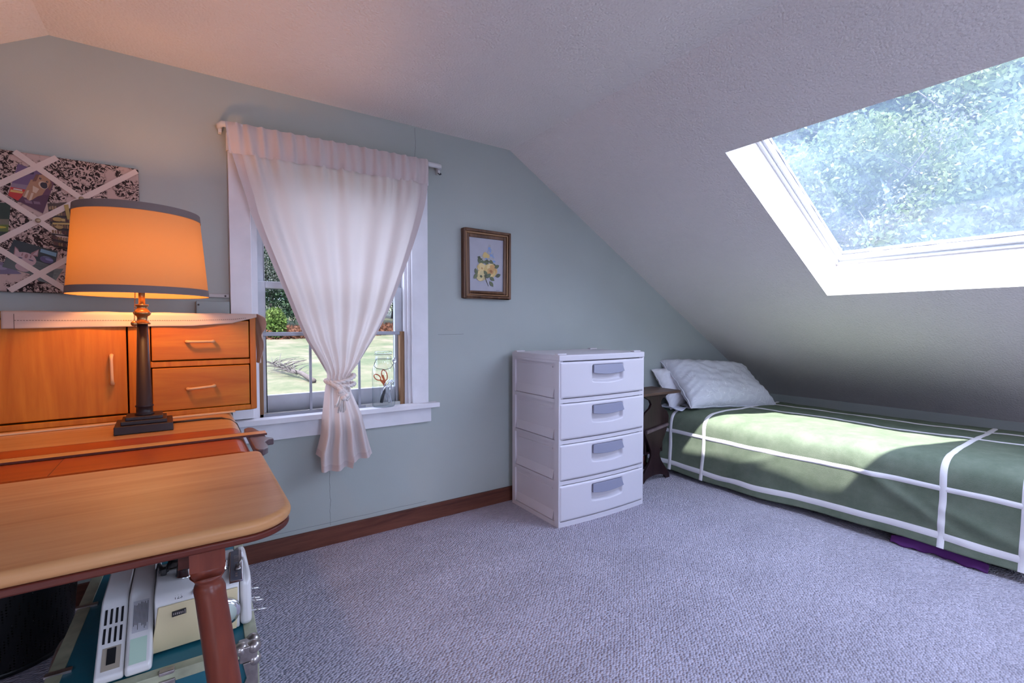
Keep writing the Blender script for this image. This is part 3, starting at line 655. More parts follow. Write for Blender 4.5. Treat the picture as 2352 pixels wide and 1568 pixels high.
def bl(s, y):
    """point on the blanket: s = distance over the cross-section from the far edge, y along the bed"""
    i = 1
    while i < len(cum)-1 and s > cum[i]: i += 1
    t = (s-cum[i-1])/(cum[i]-cum[i-1])
    def cr_(k):
        p0 = SEC[max(i-2, 0)][k]; p1 = SEC[i-1][k]; p2 = SEC[i][k]; p3 = SEC[min(i+1, len(SEC)-1)][k]
        return .5*((2*p1)+(-p0+p2)*t+(2*p0-5*p1+4*p2-p3)*t*t+(-p0+3*p1-3*p2+p3)*t**3)
    x, z = cr_(0), cr_(1)
    top = smooth((z-.33)/.09)
    n = mnoise.noise(Vector((x*2.3, y*2.0, 3.1))); n2 = mnoise.noise(Vector((x*7, y*6, 9)))
    z += top*(.010*n + .004*n2 + .0018*mnoise.noise(Vector((x*19, y*17, 2))))
    side = 1-top
    hang = smooth((.42-z)/.35)
    f = math.sin(y*7.1+1.0+2.0*mnoise.noise(Vector((y*1.3, 0, 5)))) + .6*math.sin(y*15.0+z*9+1.7)
    x += -.010*hang*f*side + side*.012*mnoise.noise(Vector((y*2.2, z*5, 1.5)))*hang
    # diagonal drag folds near the foot and head
    for (yc, zc, sl, a) in ((-1.50, .20, .55, .014), (-.72, .17, -.6, .012), (-1.74, .16, .3, .012)):
        d = (z-zc)-sl*(y-yc); x -= side*a*math.exp(-(d/.03)**2)*math.exp(-((y-yc)/.17)**2)
    z += side*.012*hang*math.sin(y*3.3+.4)
    return Vector((x, y, z))
ST = cum[-1]
def bln(s, y, off):
    e = .004
    a = bl(min(s+e, ST), y)-bl(max(s-e, 0), y); b = bl(s, y+e)-bl(s, y-e); n = a.cross(b).normalized()
    p = bl(s, y)
    if n.dot(Vector((p.x-3.2, 0, p.z-.1))) < 0: n = -n
    return p+n*off
blk = thing('blanket', 'green wool blanket with white ribbon checks covering the bed', 'blanket', (3.2, -.95, .03))
BYE = -1.895
m = MB(); m.grid(150, 230, lambda u, v: bl(u*ST, lerp(BY1+.01, BYE, v)))
def footfn(u, v):
    p = bl(u*ST, BYE); q = Vector((lerp(p.x, 3.2, .0), BYE-.01*v-.012*math.sin(u*40)*v, lerp(p.z, .04, v)))
    return q
m.grid(150, 14, footfn)
m.build('fabric', M_['blanket'], blk, solid=.005)
def sAt(x=None, z=None):
    best = None
    for k in range(2000):
        s = ST*k/1999; p = None
        i = 1
        while i < len(cum)-1 and s > cum[i]: i += 1
        t = (s-cum[i-1])/(cum[i]-cum[i-1]); xx = lerp(SEC[i-1][0], SEC[i][0], t); zz = lerp(SEC[i-1][1], SEC[i][1], t)
        e = abs(xx-x) if x is not None and zz > .40 else (abs(zz-z) if z is not None and xx < 2.76 else 9)
        if best is None or e < best[0]: best = (e, s)
    return best[1]
RW = .0125
def rib_long(s, y0, y1):
    mm = MB(); mm.grid(5, 260, lambda u, v: bln(s+(u-.5)*2*RW+.004*mnoise.noise(Vector((v*14, s*3, 0))), lerp(y0, y1, v), .0055 if 0 < u < 1 else .0028)); mm.build('ribbon', M_['ribbon'], blk)
def rib_cross(y, s0, s1, dy=0):
    mm = MB(); mm.grid(5, 150, lambda u, v: bln(lerp(s0, s1, v), y+dy*v+(u-.5)*2*RW+.004*mnoise.noise(Vector((v*9, y*3, 4))), .0068 if 0 < u < 1 else .003)); mm.build('ribbon', M_['ribbon'], blk)
for s in (sAt(x=3.485), sAt(x=3.235), sAt(z=.292), sAt(z=.086)): rib_long(s, BY1, BYE)
for y, d in ((-.195, -.02), (-.44, -.02), (-1.60, -.02), (-1.855, -.01)): rib_cross(y, sAt(x=3.62), sAt(z=.036), d)

m = MB()
def pur(u, v):
    y = lerp(-1.44, -1.77, v); w = .012+.022*math.sin(PI*min(1, max(0, v)))
    return Vector((2.684-.018*u-.010*math.sin(v*9)*u - .012*v, y, .004+.052*(1-u)*(.5+.5*math.sin(PI*v))+.004*math.sin(v*30)*u))
m.grid(8, 60, pur)
o = m.build('purple_sheet', mat('purple_fabric', (.075, .008, .11), .8), None, solid=.003); tag(o, 'strip of purple cloth peeping out on the carpet below the blanket hem', 'cloth'); rebase(o)

# pillows
def pillow(name, label, c, w, h, t, M, mat_, seed, tab=False):
    th = thing(name, label, 'pillow', c); T = Matrix.Translation(c) @ M
    def fn(sgn):
        def g(u, v):
            a, b = 2*u-1, 2*v-1
            x = w/2*a*(1-.07*(1-b*b)); y = h/2*b*(1-.09*(1-a*a))
            k = max(0, (1-a**4)*(1-b**4))**.55
            zz = t/2*k*(1-.10*a*b) + k*(.018*mnoise.noise(Vector((a*2.2+seed, b*2.2, sgn)))+.009*mnoise.noise(Vector((a*7+seed, b*5, sgn*2))))
            e = max(abs(a), abs(b)); wr = smooth((e-.55)/.45)
            zz += k*wr*.006*math.sin(9*(a-b)*3+seed)
            return T @ Vector((x, y, sgn*zz))
        return g
    mm = MB(); mm.grid(70, 60, fn(1)); mm.grid(70, 60, fn(-1)); mm.build('pillowcase', mat_, th)
    mm = MB(); ring_ = []
    for i in range(120):
        q = i/120*4; s = int(q); f = 2*(q-s)-1
        a, b = ((f, -1), (1, f), (-f, 1), (-1, -f))[s]
        ring_.append(T @ Vector((w/2*a*(1-.07*(1-b*b)), h/2*b*(1-.09*(1-a*a)), .003*math.sin(i*1.1))))
    mm.tube(ring_, .004, 6, closed=True); mm.build('seam', mat_, th)
    if tab:
        mm = MB(); p = T @ Vector((w/2, -h/2, 0)); mm.box(p.x-.02, p.x+.06, p.y-.03, p.y+.01, p.z-.004, p.z+.022); mm.build('corner_tab', mat_, th, bevel=.008, seg=3)
    return th
def damask(name, c, c2):
    mt, nt, b, out = newmat(name); b.inputs['Roughness'].default_value = .9; b.inputs['Specular IOR Level'].default_value = .1
    co = coords(nt); w = N(nt, 'ShaderNodeTexWave', i_Scale=7.0, i_Distortion=14.0, i_Detail=2.0); w.inputs['Detail Scale'].default_value = 1.2; w.wave_type = 'RINGS'
    nt.links.new(co, w.inputs[0]); nt.links.new(ramp(nt, w.outputs[0], [(.80, c), (.90, c2), (.98, c)]), b.inputs['Base Color'])
    n = N(nt, 'ShaderNodeTexNoise', i_Scale=24.0, i_Detail=4.0); nt.links.new(co, n.inputs[0]); bump(nt, b, n.outputs[0], .35, .008); return mt
Mp = Matrix.Rotation(math.radians(-8), 4, 'Z') @ Matrix.Rotation(math.radians(40), 4, 'X') @ Matrix.Rotation(math.radians(-6), 4, 'Z')
pillow('pillow', 'large pale grey patterned pillow propped at the head of the bed', (3.18, -.245, .575), .80, .46, .20, Mp, damask('grey_damask_pillowcase', (.62, .62, .65), (.76, .76, .78)), 1.0, True)
Mp2 = Matrix.Rotation(math.radians(62), 4, 'X') @ Matrix.Rotation(math.radians(5), 4, 'Z')
pillow('pillow', 'smaller plain white pillow half hidden behind the patterned pillow', (2.98, -.085, .575), .50, .30, .10, Mp2, mat('white_pillowcase', (.72, .70, .72), .9, bs=.3, bscale=30, bd=.006), 4.0)

# ------------------------------------------------------------------ writing table (drop leaf)
TZ = .690
M_['leaf'] = wood('worn_maple_top', (.44, .20, .075), (.54, .28, .12), 'x', .45, dark=(.33, .13, .044), scale=.8, coat=.1)
M_['redwood'] = wood('red_mahogany_finish', (.28, .032, .003), (.40, .072, .008), 'x', .3, coat=.18, scale=.7)
M_['reddark'] = wood('dark_red_edge', (.060, .011, .007), (.11, .022, .013), 'x', .35)
M_['redleg'] = wood('red_brown_leg', (.105, .020, .011), (.19, .042, .022), 'z', .35, coat=.12)
M_['honey'] = wood('honey_board', (.38, .16, .045), (.52, .26, .09), 'x', .35, coat=.25, scale=.8)
wt = thing('writing_table', 'large drop leaf wooden writing table with worn top and red brown turned legs', 'table', (-.5, -.75, 0))
def board(x0, x1, y0, y1, rfr, rbk, z0, z1):
    """plan outline with rounded right corners (front radius rfr, back radius rbk)"""
    P = [(x0, y0)]
    P += [(x1-rfr+rfr*math.sin(a), y0+rfr-rfr*math.cos(a)) for a in [PI/2*i/10 for i in range(11)]] if rfr else [(x1, y0)]
    P += [(x1-rbk+rbk*math.cos(a), y1-rbk+rbk*math.sin(a)) for a in [PI/2*i/8 for i in range(9)]] if rbk else [(x1, y1)]
    P += [(x0, y1)]
    mm = MB(); mm.prism_z(P, z0, z1); return mm
TXL = -1.25
lf = board(TXL, .146, -1.408, -.918, .075, .02, TZ-.023, TZ); lf = lf.build('front_leaf', M_['leaf'], wt, bevel=.010, seg=4)
ul = board(TXL, .143, -1.4045, -.922, .072, .02, TZ-.035, TZ-.0225); ul.build('leaf_underside', M_['reddark'], lf, bevel=.004)
m = MB()
prof = [(TXL, TZ-.034), (TXL, TZ)] + [(.098+.034*math.sin(a), TZ-.030+.030*math.cos(a)) for a in [PI/2*i/10 for i in range(11)]] + [(.130, TZ-.034)]
m.prism_y(prof, -.912, -.586); bd = m.build('red_band', M_['redwood'], wt)
m = MB(); m.box(-.245, -.2435, -.911, -.72, TZ-.001, TZ+.0003); m.build('joint', M_['reddark'], bd)
m = MB(); m.prism_y(prof, -.583, -.03); m.build('back_board', M_['honey'], wt)
m = MB(); m.box(TXL+.06, .0, -1.325, -1.305, .634, TZ-.034); m.box(-.02, .0, -1.325, -.10, .605, TZ-.034); m.box(TXL+.06, .01, -.12, -.10, .605, TZ-.034); m.box(TXL+.06, TXL+.08, -1.325, -.12, .605, TZ-.034); m.build('apron', M_['reddark'], wt)
def leg(x, y, dx, dy):
    mm = MB()
    mm.box(x-.024, x+.024, y-.024, y+.024, .616, TZ-.031)
    pr = [(.0335, .617), (.031, .609), (.0245, .600), (.0200, .594), (.0180, .589), (.0205, .584), (.0225, .577), (.0218, .565), (.0225, .50), (.0235, .42), (.0215, .30), (.0185, .15), (.0165, .05), (.0175, .03), (.016, 0)]
    mm.lathe(pr[:3], (x, y, 0), 4, Matrix.Rotation(PI/4, 4, 'Z'))
    for r, z in (): pass
    rings = [(r, z) for r, z in pr[2:]]
    S = Matrix.Identity(4)
    k = MB(); k.lathe(rings, (x, y, 0), 28)
    for v in k.bm.verts:
        t = (.600-v.co.z)/.600; v.co.x += dx*t; v.co.y += dy*t
    me = bpy.data.meshes.new('tmp'); k.bm.to_mesh(me); k.bm.free(); mm.bm.from_mesh(me); bpy.data.meshes.remove(me)
    return mm.build('leg', M_['redleg'], wt, weld=False)
for x, y, dx, dy in ((.0190, -1.352, .066, -.030), (TXL+.07, -1.352, -.066, -.030), (.0, -.11, .05, .03), (TXL+.07, -.11, -.05, .03)): leg(x, y, dx, dy)

# ruler at the foot of the cabinet and the T-square
o = MB(); Mr = Matrix.Translation((.135, -.284, 0)) @ Matrix.Rotation(.10, 4, 'Z')
o.box(-1.05, 0, -.010, .010, TZ+.0005, TZ+.0055, Mr); o = o.build('ruler', wood('pale_rule', (.55, .33, .17), (.66, .43, .25), 'x', .5), None, bevel=.001); rebase(o); tag(o, 'pale thin wooden ruler lying along the foot of the orange cabinet', 'ruler')
ts = thing('t_square', 'wooden T-square on the red table band, its dark scrolled head past the table end', 'T-square', (-.2, -.735, TZ))
m = MB(); m.box(-1.0, .1805, -.752, -.712, TZ+.001, TZ+.006); bld = m.build('blade', wood('honey_blade', (.42, .19, .05), (.55, .29, .10), 'x', .35, coat=.3), ts, bevel=.001)
m = MB(); m.box(-1.0, .1805, -.7535, -.7525, TZ+.001, TZ+.006); m.box(-1.0, .1805, -.7115, -.7105, TZ+.001, TZ+.006); m.build('ebonised_edge', M_['reddark'], bld)
hd = [(.134, -.625), (.146, -.607), (.160, -.620), (.166, -.655), (.172, -.69), (.176, -.735), (.176, -.775), (.190, -.795), (.190, -.812), (.176, -.815), (.166, -.83), (.168, -.87), (.164, -.905), (.152, -.925), (.140, -.92), (.134, -.90)]
m = MB(); m.prism_z(hd, TZ-.016, TZ+.0005); m.build('head', wood('dark_purple_head', (.055, .03, .035), (.11, .07, .075), 'y', .3, coat=.4), ts, bevel=.003, seg=3)

# ------------------------------------------------------------------ cabinet on the table (hutch)
M_['pine'] = wood('orange_pine', (.35, .088, .004), (.48, .155, .010), 'z', .5, coat=.04, scale=.7, dark=(.25, .052, .003))
M_['pinex'] = wood('orange_pine_drawer', (.35, .090, .004), (.48, .165, .011), 'x', .5, coat=.04, scale=.6, dark=(.26, .056, .003))
M_['handle'] = mat('pale_wood_pull', (.56, .31, .15), .4)
hu = thing('desk_cabinet', 'orange pine cabinet with a door and small drawers on the back of the table', 'cabinet', (.2095, -.250, TZ), math.radians(3))
MH = WM[hu] @ Matrix.Translation((0, 0, -TZ))
def hp_(mm, name, mat_, parent=hu, **k): mm.xf(MH); return mm.build(name, mat_, parent, **k)
HW, HD, HZ0, HZ1 = 1.0, .22, TZ+.001, 1.040
m = MB()
m.box(-.020, 0, 0, HD, HZ0, HZ1); m.box(-HW, -HW+.02, 0, HD, HZ0, HZ1); m.box(-HW+.02, -.02, 0, HD, HZ1-.018, HZ1); m.box(-HW+.02, -.02, 0, HD, HZ0, HZ0+.018); m.box(-HW+.02, -.02, HD-.012, HD, HZ0+.018, HZ1-.018)
m.box(-.372, -.314, .002, HD-.012, HZ0+.018, HZ1-.018); m.box(-.69, -.672, .002, HD-.012, HZ0+.018, HZ1-.018)
m.box(-.314, -.02, .003, .10, .859, .879); m.box(-HW+.02, -.69, .003, .10, .859, .879)
hp_(m, 'carcass', M_['pine'], bevel=.003)
m = MB(); m.box(-.669, -.376, .0, .018, .714, 1.018); dr = hp_(m, 'door', M_['pine'], bevel=.003)
def pull(mm, p0, p1, out=.022, r=.0045):
    a, b = Vector(p0), Vector(p1); d = Vector((0, -out, 0)); t = (b-a)
    mm.tube([a, a+d*.6, a+d*.95+t*.06, a+d+t*.15, a+d+t*.85, a+d*.95+t*.94, b+d*.6, b], [r*1.35, r*1.25, r*1.15, r, r, r*1.15, r*1.25, r*1.35], 10)
m = MB(); pull(m, (-.4125, 0, .815), (-.4135, 0, .905)); hp_(m, 'handle', M_['handle'], dr)
for x0, x1 in ((-.311, -.023), (-HW+.023, -.693)):
    for z0, z1, zh, tl in ((.882, 1.018, .945, 0), (.711, .856, .785, .003)):
        m = MB(); m.box(x0, x1, -.001, .17, z0, z1); d = hp_(m, 'drawer', M_['pinex'], bevel=.003)
        xm = (x0+x1)/2-.008; m = MB(); pull(m, (xm-.039, 0, zh-tl), (xm+.039, 0, zh+tl)); hp_(m, 'handle', M_['handle'], d)
# linen runner on top
M_['linen'] = cloth('cream_linen', (.66, .53, .45), .28, (.72, .60, .52), 500)
rn = thing('table_runner', 'cream linen runner with a stitched hem draped over the top of the orange cabinet', 'runner', (-.1, -.2, 1.04))
HC = Vector((0, 0, 0))
def runfn(u, v):
    x = lerp(-.655, .002, u)
    hang = interp(u, [0, .35, .7, .88, 1], [.052, .047, .044, .034, .012]); back = .20
    s = v*(back+hang)
    if s < back-.006: y, z = back-s, HZ1+.003+.0015*math.sin(x*40)
    elif s < back+.006:
        a = (s-back+.006)/.012*PI/2; y, z = .006-.012*math.sin(a)-.0005, HZ1-.003+.006*math.cos(a)
    else: y, z = -.007-.0025*math.sin(x*31+1)*(s-back)/.05, HZ1-.003-(s-back-.006)
    return MH @ Vector((x, y, z))
m = MB(); m.grid(110, 60, runfn)
def endfn(u, v):
    y = lerp(-.010, .165, u); drop = interp(u, [0, .12, .35, .55, .85, 1], [.018, .055, .10, .19, .192, .185])
    s = v*drop
    return MH @ Vector((.005+.026*math.sin(v*PI*.55)+.006*math.sin(u*19)*v, y+.004*v, HZ1+.003-s))
m.grid(40, 30, endfn); m.build('linen', M_['linen'], rn, solid=.0015)
m = MB()
def st_(x, dz):
    q = runfn((x+.655)/.657, .0); u = (x+.655)/.657
    hang = interp(u, [0, .35, .7, .88, 1], [.052, .047, .044, .034, .012])
    return MH @ Vector((x, -.0098-.0025*math.sin(x*31+1)*.5, HZ1-.003-hang*dz))
for i in range(95):
    x = lerp(-.628, -.03, i/95); m.tube([st_(x, .42), st_(x+.0038, .42)], .0006, 4)
m.tube([st_(-.628, z) for z in (.05, .3, .6, .95)], .0006, 4)
m.build('hem_stitching', mat('brown_thread', (.10, .06, .045), .9), rn)

# ------------------------------------------------------------------ table lamp
LX_, LY_ = -.1115, -.456
lamp = thing('table_lamp', 'lit table lamp with glowing orange drum shade and black column on a stepped base', 'lamp', (LX_, LY_, TZ), math.radians(2))
ML = WM[lamp]
M_['bronze'] = mat('dark_bronze', (.022, .011, .011), .42, spec=.35)
M_['brass'] = mat('antique_brass', (.34, .19, .075), .32, metal=.85)
def lp(mm, name, mat_, parent=lamp, **k): mm.xf(Matrix.Translation((LX_, LY_, 0)) @ Matrix.Rotation(math.radians(2), 4, 'Z')); return mm.build(name, mat_, parent, **k)
m = MB()
for w, z0, z1 in ((.0685, TZ+.0005, .714), (.054, .714, .725), (.044, .725, .735)): m.box(-w, w, -w, w, z0, z1)
lp(m, 'base', M_['bronze'], bevel=.002)
m = MB(); m.lathe([(.0235, .735), (.0235, .738), (.0205, .740), (.0203, .757), (.0225, .759), (.0225, .762), (.020, .764), (.0132, 1.004)], (0, 0, 0), 32); lp(m, 'column', M_['bronze'])
m = MB(); m.lathe([(.0185, 1.004), (.0205, 1.007), (.0185, 1.009), (.0135, 1.014), (.0125, 1.022), (.0135, 1.028), (.0185, 1.031), (.0215, 1.036), (.0215, 1.040), (.017, 1.045), (.0135, 1.050), (.0125, 1.056), (.0165, 1.060), (.0165, 1.063), (.008, 1.064), (.008, 1.105), (.016, 1.108), (.017, 1.14), (.0165, 1.145)], (0, 0, 0), 32); lp(m, 'neck', M_['brass'])
def emis(name, c, s):
    mt = bpy.data.materials.new(name); mt.use_nodes = True; nt = mt.node_tree; nt.nodes.clear(); o = N(nt, 'ShaderNodeOutputMaterial'); e = N(nt, 'ShaderNodeEmission', i_Color=rgba(c), i_Strength=s); t = N(nt, 'ShaderNodeBsdfTransparent'); ad = N(nt, 'ShaderNodeAddShader'); nt.links.new(e.outputs[0], ad.inputs[0]); nt.links.new(t.outputs[0], ad.inputs[1]); nt.links.new(ad.outputs[0], o.inputs[0]); return mt
m = MB(); m.lathe([(.012, 1.145), (.014, 1.155), (.024, 1.175), (.030, 1.195), (.028, 1.215), (.018, 1.230), (1e-6, 1.235)], (0, 0, 0), 24); lp(m, 'bulb', emis('bulb_glow', (1, .62, .25), 6))
RB, RT, SZ0, SZ1 = .169, .1485, 1.0885, 1.337
def rr(z): return lerp(RB, RT, (z-SZ0)/(SZ1-SZ0))
M_['shade'] = cloth('linen_lamp_shade', (.34, .185, .09), .092, (.68, .34, .08), 600)
M_['shadeband'] = mat('taupe_shade_trim', (.165, .12, .11), .85)
m = MB(); m.grid(96, 6, lambda u, v: (rr(lerp(SZ0+.001, SZ1-.001, v))*math.cos(2*PI*u), rr(lerp(SZ0+.001, SZ1-.001, v))*math.sin(2*PI*u), lerp(SZ0+.001, SZ1-.001, v)), True); shd = lp(m, 'shade', M_['shade'])
for z0, z1 in ((SZ0, SZ0+.0205), (SZ1-.0215, SZ1)):
    m = MB(); m.grid(96, 4, lambda u, v: ((rr(lerp(z0, z1, v))+.0014)*math.cos(2*PI*u), (rr(lerp(z0, z1, v))+.0014)*math.sin(2*PI*u), lerp(z0, z1, v)), True); lp(m, 'trim_band', M_['shadeband'], shd)
m = MB()
for k in range(3):
    a = 2*PI*k/3+.4; m.tube([(0, 0, 1.305), (.05*math.cos(a), .05*math.sin(a), 1.305), ((rr(1.325)-.003)*math.cos(a), (rr(1.325)-.003)*math.sin(a), 1.325)], .0017, 6)
for s in (1, -1): m.tube([(s*.014, 0, 1.10), (s*.045, 0, 1.15), (s*.052, 0, 1.21), (s*.035, 0, 1.275), (0, 0, 1.305)], .0018, 6)
lp(m, 'harp', M_['brass'])
m = MB(); m.lathe([(.004, 1.305), (.009, 1.312), (.006, 1.322), (1e-6, 1.33)], (0, 0, 0), 16); lp(m, 'finial', M_['brass'])
m = MB()
for i in range(30): m.sphere((-.014-.004*(i/29), -.014, 1.118-.0035*i), .0017, 6, 4)
m.sphere((-.0185, -.0155, 1.006), .0085, 14, 10); lp(m, 'pull_chain', M_['brass'])
m = MB(); m.tube([(-.044, -.405, TZ+.0035), (.0, -.400, TZ+.0035), (.05, -.398, TZ+.0035), (.088, -.408, TZ+.0035), (.110, -.425, TZ-.002), (.128, -.445, TZ-.015), (.137, -.46, TZ-.04), (.140, -.45, .55), (.135, -.30, .20), (.10, -.12, .03)], .0032, 8); m.build('cord', mat('brown_cord', (.03, .018, .014), .5), lamp)

# ------------------------------------------------------------------ memo board and photographs
def toile(name):
    mt, nt, b, out = newmat(name); b.inputs['Roughness'].default_value = .95; b.inputs['Specular IOR Level'].default_value = .1
    co = coords(nt)
    n1 = N(nt, 'ShaderNodeTexNoise', i_Scale=15.0, i_Detail=2.5); nt.links.new(co, n1.inputs[0])
    n2 = N(nt, 'ShaderNodeTexNoise', i_Scale=48.0, i_Detail=3.0, i_Distortion=3.0, i_Roughness=.6); nt.links.new(co, n2.inputs[0])
    a = N(nt, 'ShaderNodeMapRange'); nt.links.new(n1.outputs[0], a.inputs[0]); a.inputs[1].default_value = .42; a.inputs[2].default_value = .47
    c = N(nt, 'ShaderNodeMapRange'); nt.links.new(n2.outputs[0], c.inputs[0]); c.inputs[1].default_value = .475; c.inputs[2].default_value = .53
    mu = N(nt, 'ShaderNodeMath', operation='MULTIPLY'); nt.links.new(a.outputs[0], mu.inputs[0]); nt.links.new(c.outputs[0], mu.inputs[1])
    nt.links.new(ramp(nt, mu.outputs[0], [(.0, (.46, .34, .30)), (1.0, (.03, .022, .022))]), b.inputs['Base Color']); return mt
mb = thing('memo_board', 'toile fabric memo board with criss-cross ribbons hanging on the wall above the cabinet', 'memo board', (-.46, 0, 1.112))
bx0, bx1, bz0, bz1 = -.79, -.139, 1.112, 1.574
m = MB(); m.box(bx0, bx1, -.024, -.002, bz0, bz1); m.build('padded_panel', toile('black_toile_fabric'), mb, bevel=.006, seg=3)
M_['rib'] = mat('cream_ribbon', (.60, .49, .43), .6)
def rib2(p, q, d=.0005):
    a, b = Vector((p[0], 0, p[1])), Vector((q[0], 0, q[1])); t = (b-a).normalized(); n = Vector((-t.z, 0, t.x))*.0088
    mm = MB(); y0, y1 = -.0264-d, -.0270-d
    c = [a+n, b+n, b-n, a-n]
    mm.prism([(v.x, v.z) for v in c], lambda x, z: (x, y0, z), lambda x, z: (x, y1, z)); mm.build('ribbon', M_['rib'], mb)
kk = .80                                    # ribbon lattice: rising and falling lines
PX = (-.408, 1.352); DX_ = .2225
def linepts(c, s):                           # z = c + s*kk*x clipped to the board
    pts = []
    for x in (bx0+.004, bx1-.004):
        z = c+s*kk*x
        if bz0+.003 <= z <= bz1-.003: pts.append((x, z))
    for z in (bz0+.003, bz1-.003):
        x = (z-c)/(s*kk)
        if bx0+.004 < x < bx1-.004: pts.append((x, z))
    return pts[:2]
for j in range(-4, 2):
    for s in (1, -1):
        c = PX[1]-s*kk*PX[0] + j*DX_*kk*1.0
        p = linepts(c, s)
        if len(p) == 2: rib2(p[0], p[1], .0003 if s > 0 else .0012)
M_['button'] = mat('fabric_button', (.34, .26, .17), .4, metal=.5)
for bx, bz in ((-.297, 1.441), (-.408, 1.352), (-.519, 1.263), (-.297, 1.263), (-.519, 1.441)):
    m = MB(); m.sphere((bx, -.0300, bz), .0075, 14, 8, (1, .55, 1)); m.build('button', M_['button'], mb)
flat = {}
def fm(c, r=.45):
    k = tuple(round(x, 3) for x in c)
    if k not in flat: flat[k] = mat('print_%02d' % len(flat), c, r)
    return flat[k]
def photo(name, label, corners, y, shapes):
    """a print lying on the board: corners TL,TR,BR,BL as (x,z); shapes = [(colour, [(u,v)...])] with v downward"""
    TL, TR, BR, BL = corners
    def P(u, v, d): 
        x = lerp(lerp(TL[0], TR[0], u), lerp(BL[0], BR[0], u), v); z = lerp(lerp(TL[1], TR[1], u), lerp(BL[1], BR[1], u), v); return (x, y-d, z)
    th = thing(name, label, 'photo', ((TL[0]+BR[0])/2, y, BL[1]))
    mm = MB(); q = [TL, TR, BR, BL]; mm.prism(q, lambda a, b: (a, y+.0006, b), lambda a, b: (a, y, b)); mm.build('paper', fm(shapes[0]), th)
    mm = MB(); ms = []
    for i, (c, pts) in enumerate(shapes[1:]):
        mt = fm(c)
        if mt not in ms: ms.append(mt)
        mm.mi = ms.index(mt); mm.f([P(u, v, .00006*(i+1)) for u, v in pts])
    mm.build('printed_image', ms, th, weld=False, normals=False); return th
def ell(cx, cy, rx, ry, rot=0, n=18, a0=0, a1=2*PI):
    return [(cx+rx*math.cos(a)*math.cos(rot)-ry*math.sin(a)*math.sin(rot), cy+rx*math.cos(a)*math.sin(rot)+ry*math.sin(a)*math.cos(rot)) for a in [a0+(a1-a0)*i/n for i in range(n)]]
tan, cream, brown, dk = (.33, .17, .095), (.50, .36, .26), (.16, .065, .04), (.02, .012, .018)
photo('photo', 'photo of a seated tan puppy tucked at the top of the memo board', [(-.452, 1.533), (-.360, 1.507), (-.396, 1.378), (-.478, 1.424)], -.0258, [
 (.10, .03, .06), ((.13, .075, .15), [(0, 0), (.62, .0), (.48, .28), (.40, .55), (0, .72)]), ((.20, .14, .19), [(0, .60), (.40, .48), (.38, .66), (0, .76)]), ((.045, .025, .06), ell(.36, .12, .09, .05)), ((.045, .025, .06), ell(.20, .17, .05, .06)),
 ((.42, .025, .02), [(0, .72), (.38, .62), (.36, .80), (.30, 1), (0, .98)]), ((.55, .33, .10), [(.02, .79), (.34, .70), (.33, .76), (.02, .86)]), ((.50, .42, .36), [(.08, .72), (.30, .66), (.30, .70), (.08, .76)]), ((.42, .025, .02), [(.02, .89), (.33, .81), (.32, .86), (.02, .95)]),
 ((.07, .02, .045), [(.36, .80), (1, .50), (1, 1), (.28, 1)]), ((.17, .09, .13), [(.42, .88), (.62, .84), (.66, .90), (.48, .95)]), ((.17, .09, .13), [(.66, .82), (.82, .77), (.86, .82), (.70, .88)]),
 (tan, [(.42, .30), (.60, .28), (.86, .40), (.82, .58), (.72, .66), (.62, .80), (.56, .86), (.48, .84), (.44, .78), (.40, .84), (.34, .80), (.38, .60), (.40, .45)]), (cream, [(.52, .44), (.70, .46), (.66, .60), (.56, .60)]), (cream, [(.42, .62), (.47, .60), (.46, .82), (.40, .83)]), (cream, [(.54, .64), (.60, .62), (.60, .82), (.54, .85)]),
 (tan, ell(.72, .24, .21, .17, .2)), (brown, [(.50, .12), (.58, .10), (.56, .30), (.47, .34)]), (brown, [(.92, .16), (.98, .26), (.96, .40), (.90, .34)]), (cream, ell(.76, .33, .13, .09, .2)), (dk, ell(.78, .33, .10, .075, .2)), (dk, ell(.80, .28, .05, .035)), (dk, ell(.64, .19, .03, .025)), (dk, ell(.83, .21, .03, .025)), (cream, ell(.645, .185, .008, .008)), (cream, ell(.835, .205, .008, .008))])
pink, pinkd, gg = (.40, .27, .27), (.24, .12, .12), (.10, .115, .105)
photo('photo', 'photo of a pale cat with pricked ears low on the memo board', [(-.468, 1.284), (-.362, 1.253), (-.378, 1.158), (-.497, 1.192)], -.0257, [
 gg, ((.018, .024, .026), [(0, 0), (1, 0), (1, .55), (.55, .50), (0, .62)]), ((.075, .085, .08), [(.0, .62), (.5, .55), (1, .55), (1, 1), (0, 1)]), ((.15, .27, .36), [(.62, .06), (.98, .06), (.98, .20), (.62, .18)]), ((.08, .06, .14), ell(.80, .38, .15, .12)), ((.17, .16, .30), ell(.85, .36, .09, .04)), ((.10, .11, .18), ell(.78, .30, .08, .03)),
 ((.06, .07, .068), [(.45, .66), (1, .64), (1, .67), (.45, .69)]), ((.06, .07, .068), [(.45, .78), (1, .76), (1, .79), (.45, .81)]), ((.06, .07, .068), [(.40, .90), (1, .88), (1, .91), (.40, .93)]),
 (pinkd, [(.08, .22), (.16, .28), (.24, .44), (.12, .52)]), (pinkd, [(.58, .10), (.60, .36), (.46, .38), (.44, .30)]), (pink, [(.10, .26), (.24, .40), (.14, .50)]), (pink, [(.57, .13), (.58, .32), (.48, .34)]),
 (pink, ell(.36, .56, .24, .24, 0)), (pink, ell(.38, .84, .16, .15)), (pinkd, ell(.37, .44, .035, .08)), (pinkd, ell(.28, .42, .015, .06)), (pinkd, ell(.46, .42, .015, .06)), ((.07, .07, .11), ell(.26, .55, .055, .022, -.1)), ((.07, .07, .11), ell(.49, .54, .055, .022, .1)), (pinkd, ell(.38, .68, .035, .025)), ((.18, .10, .11), [(.32, .76), (.38, .73), (.44, .76), (.38, .78)])])
sh = [(.055, .03, .022)]
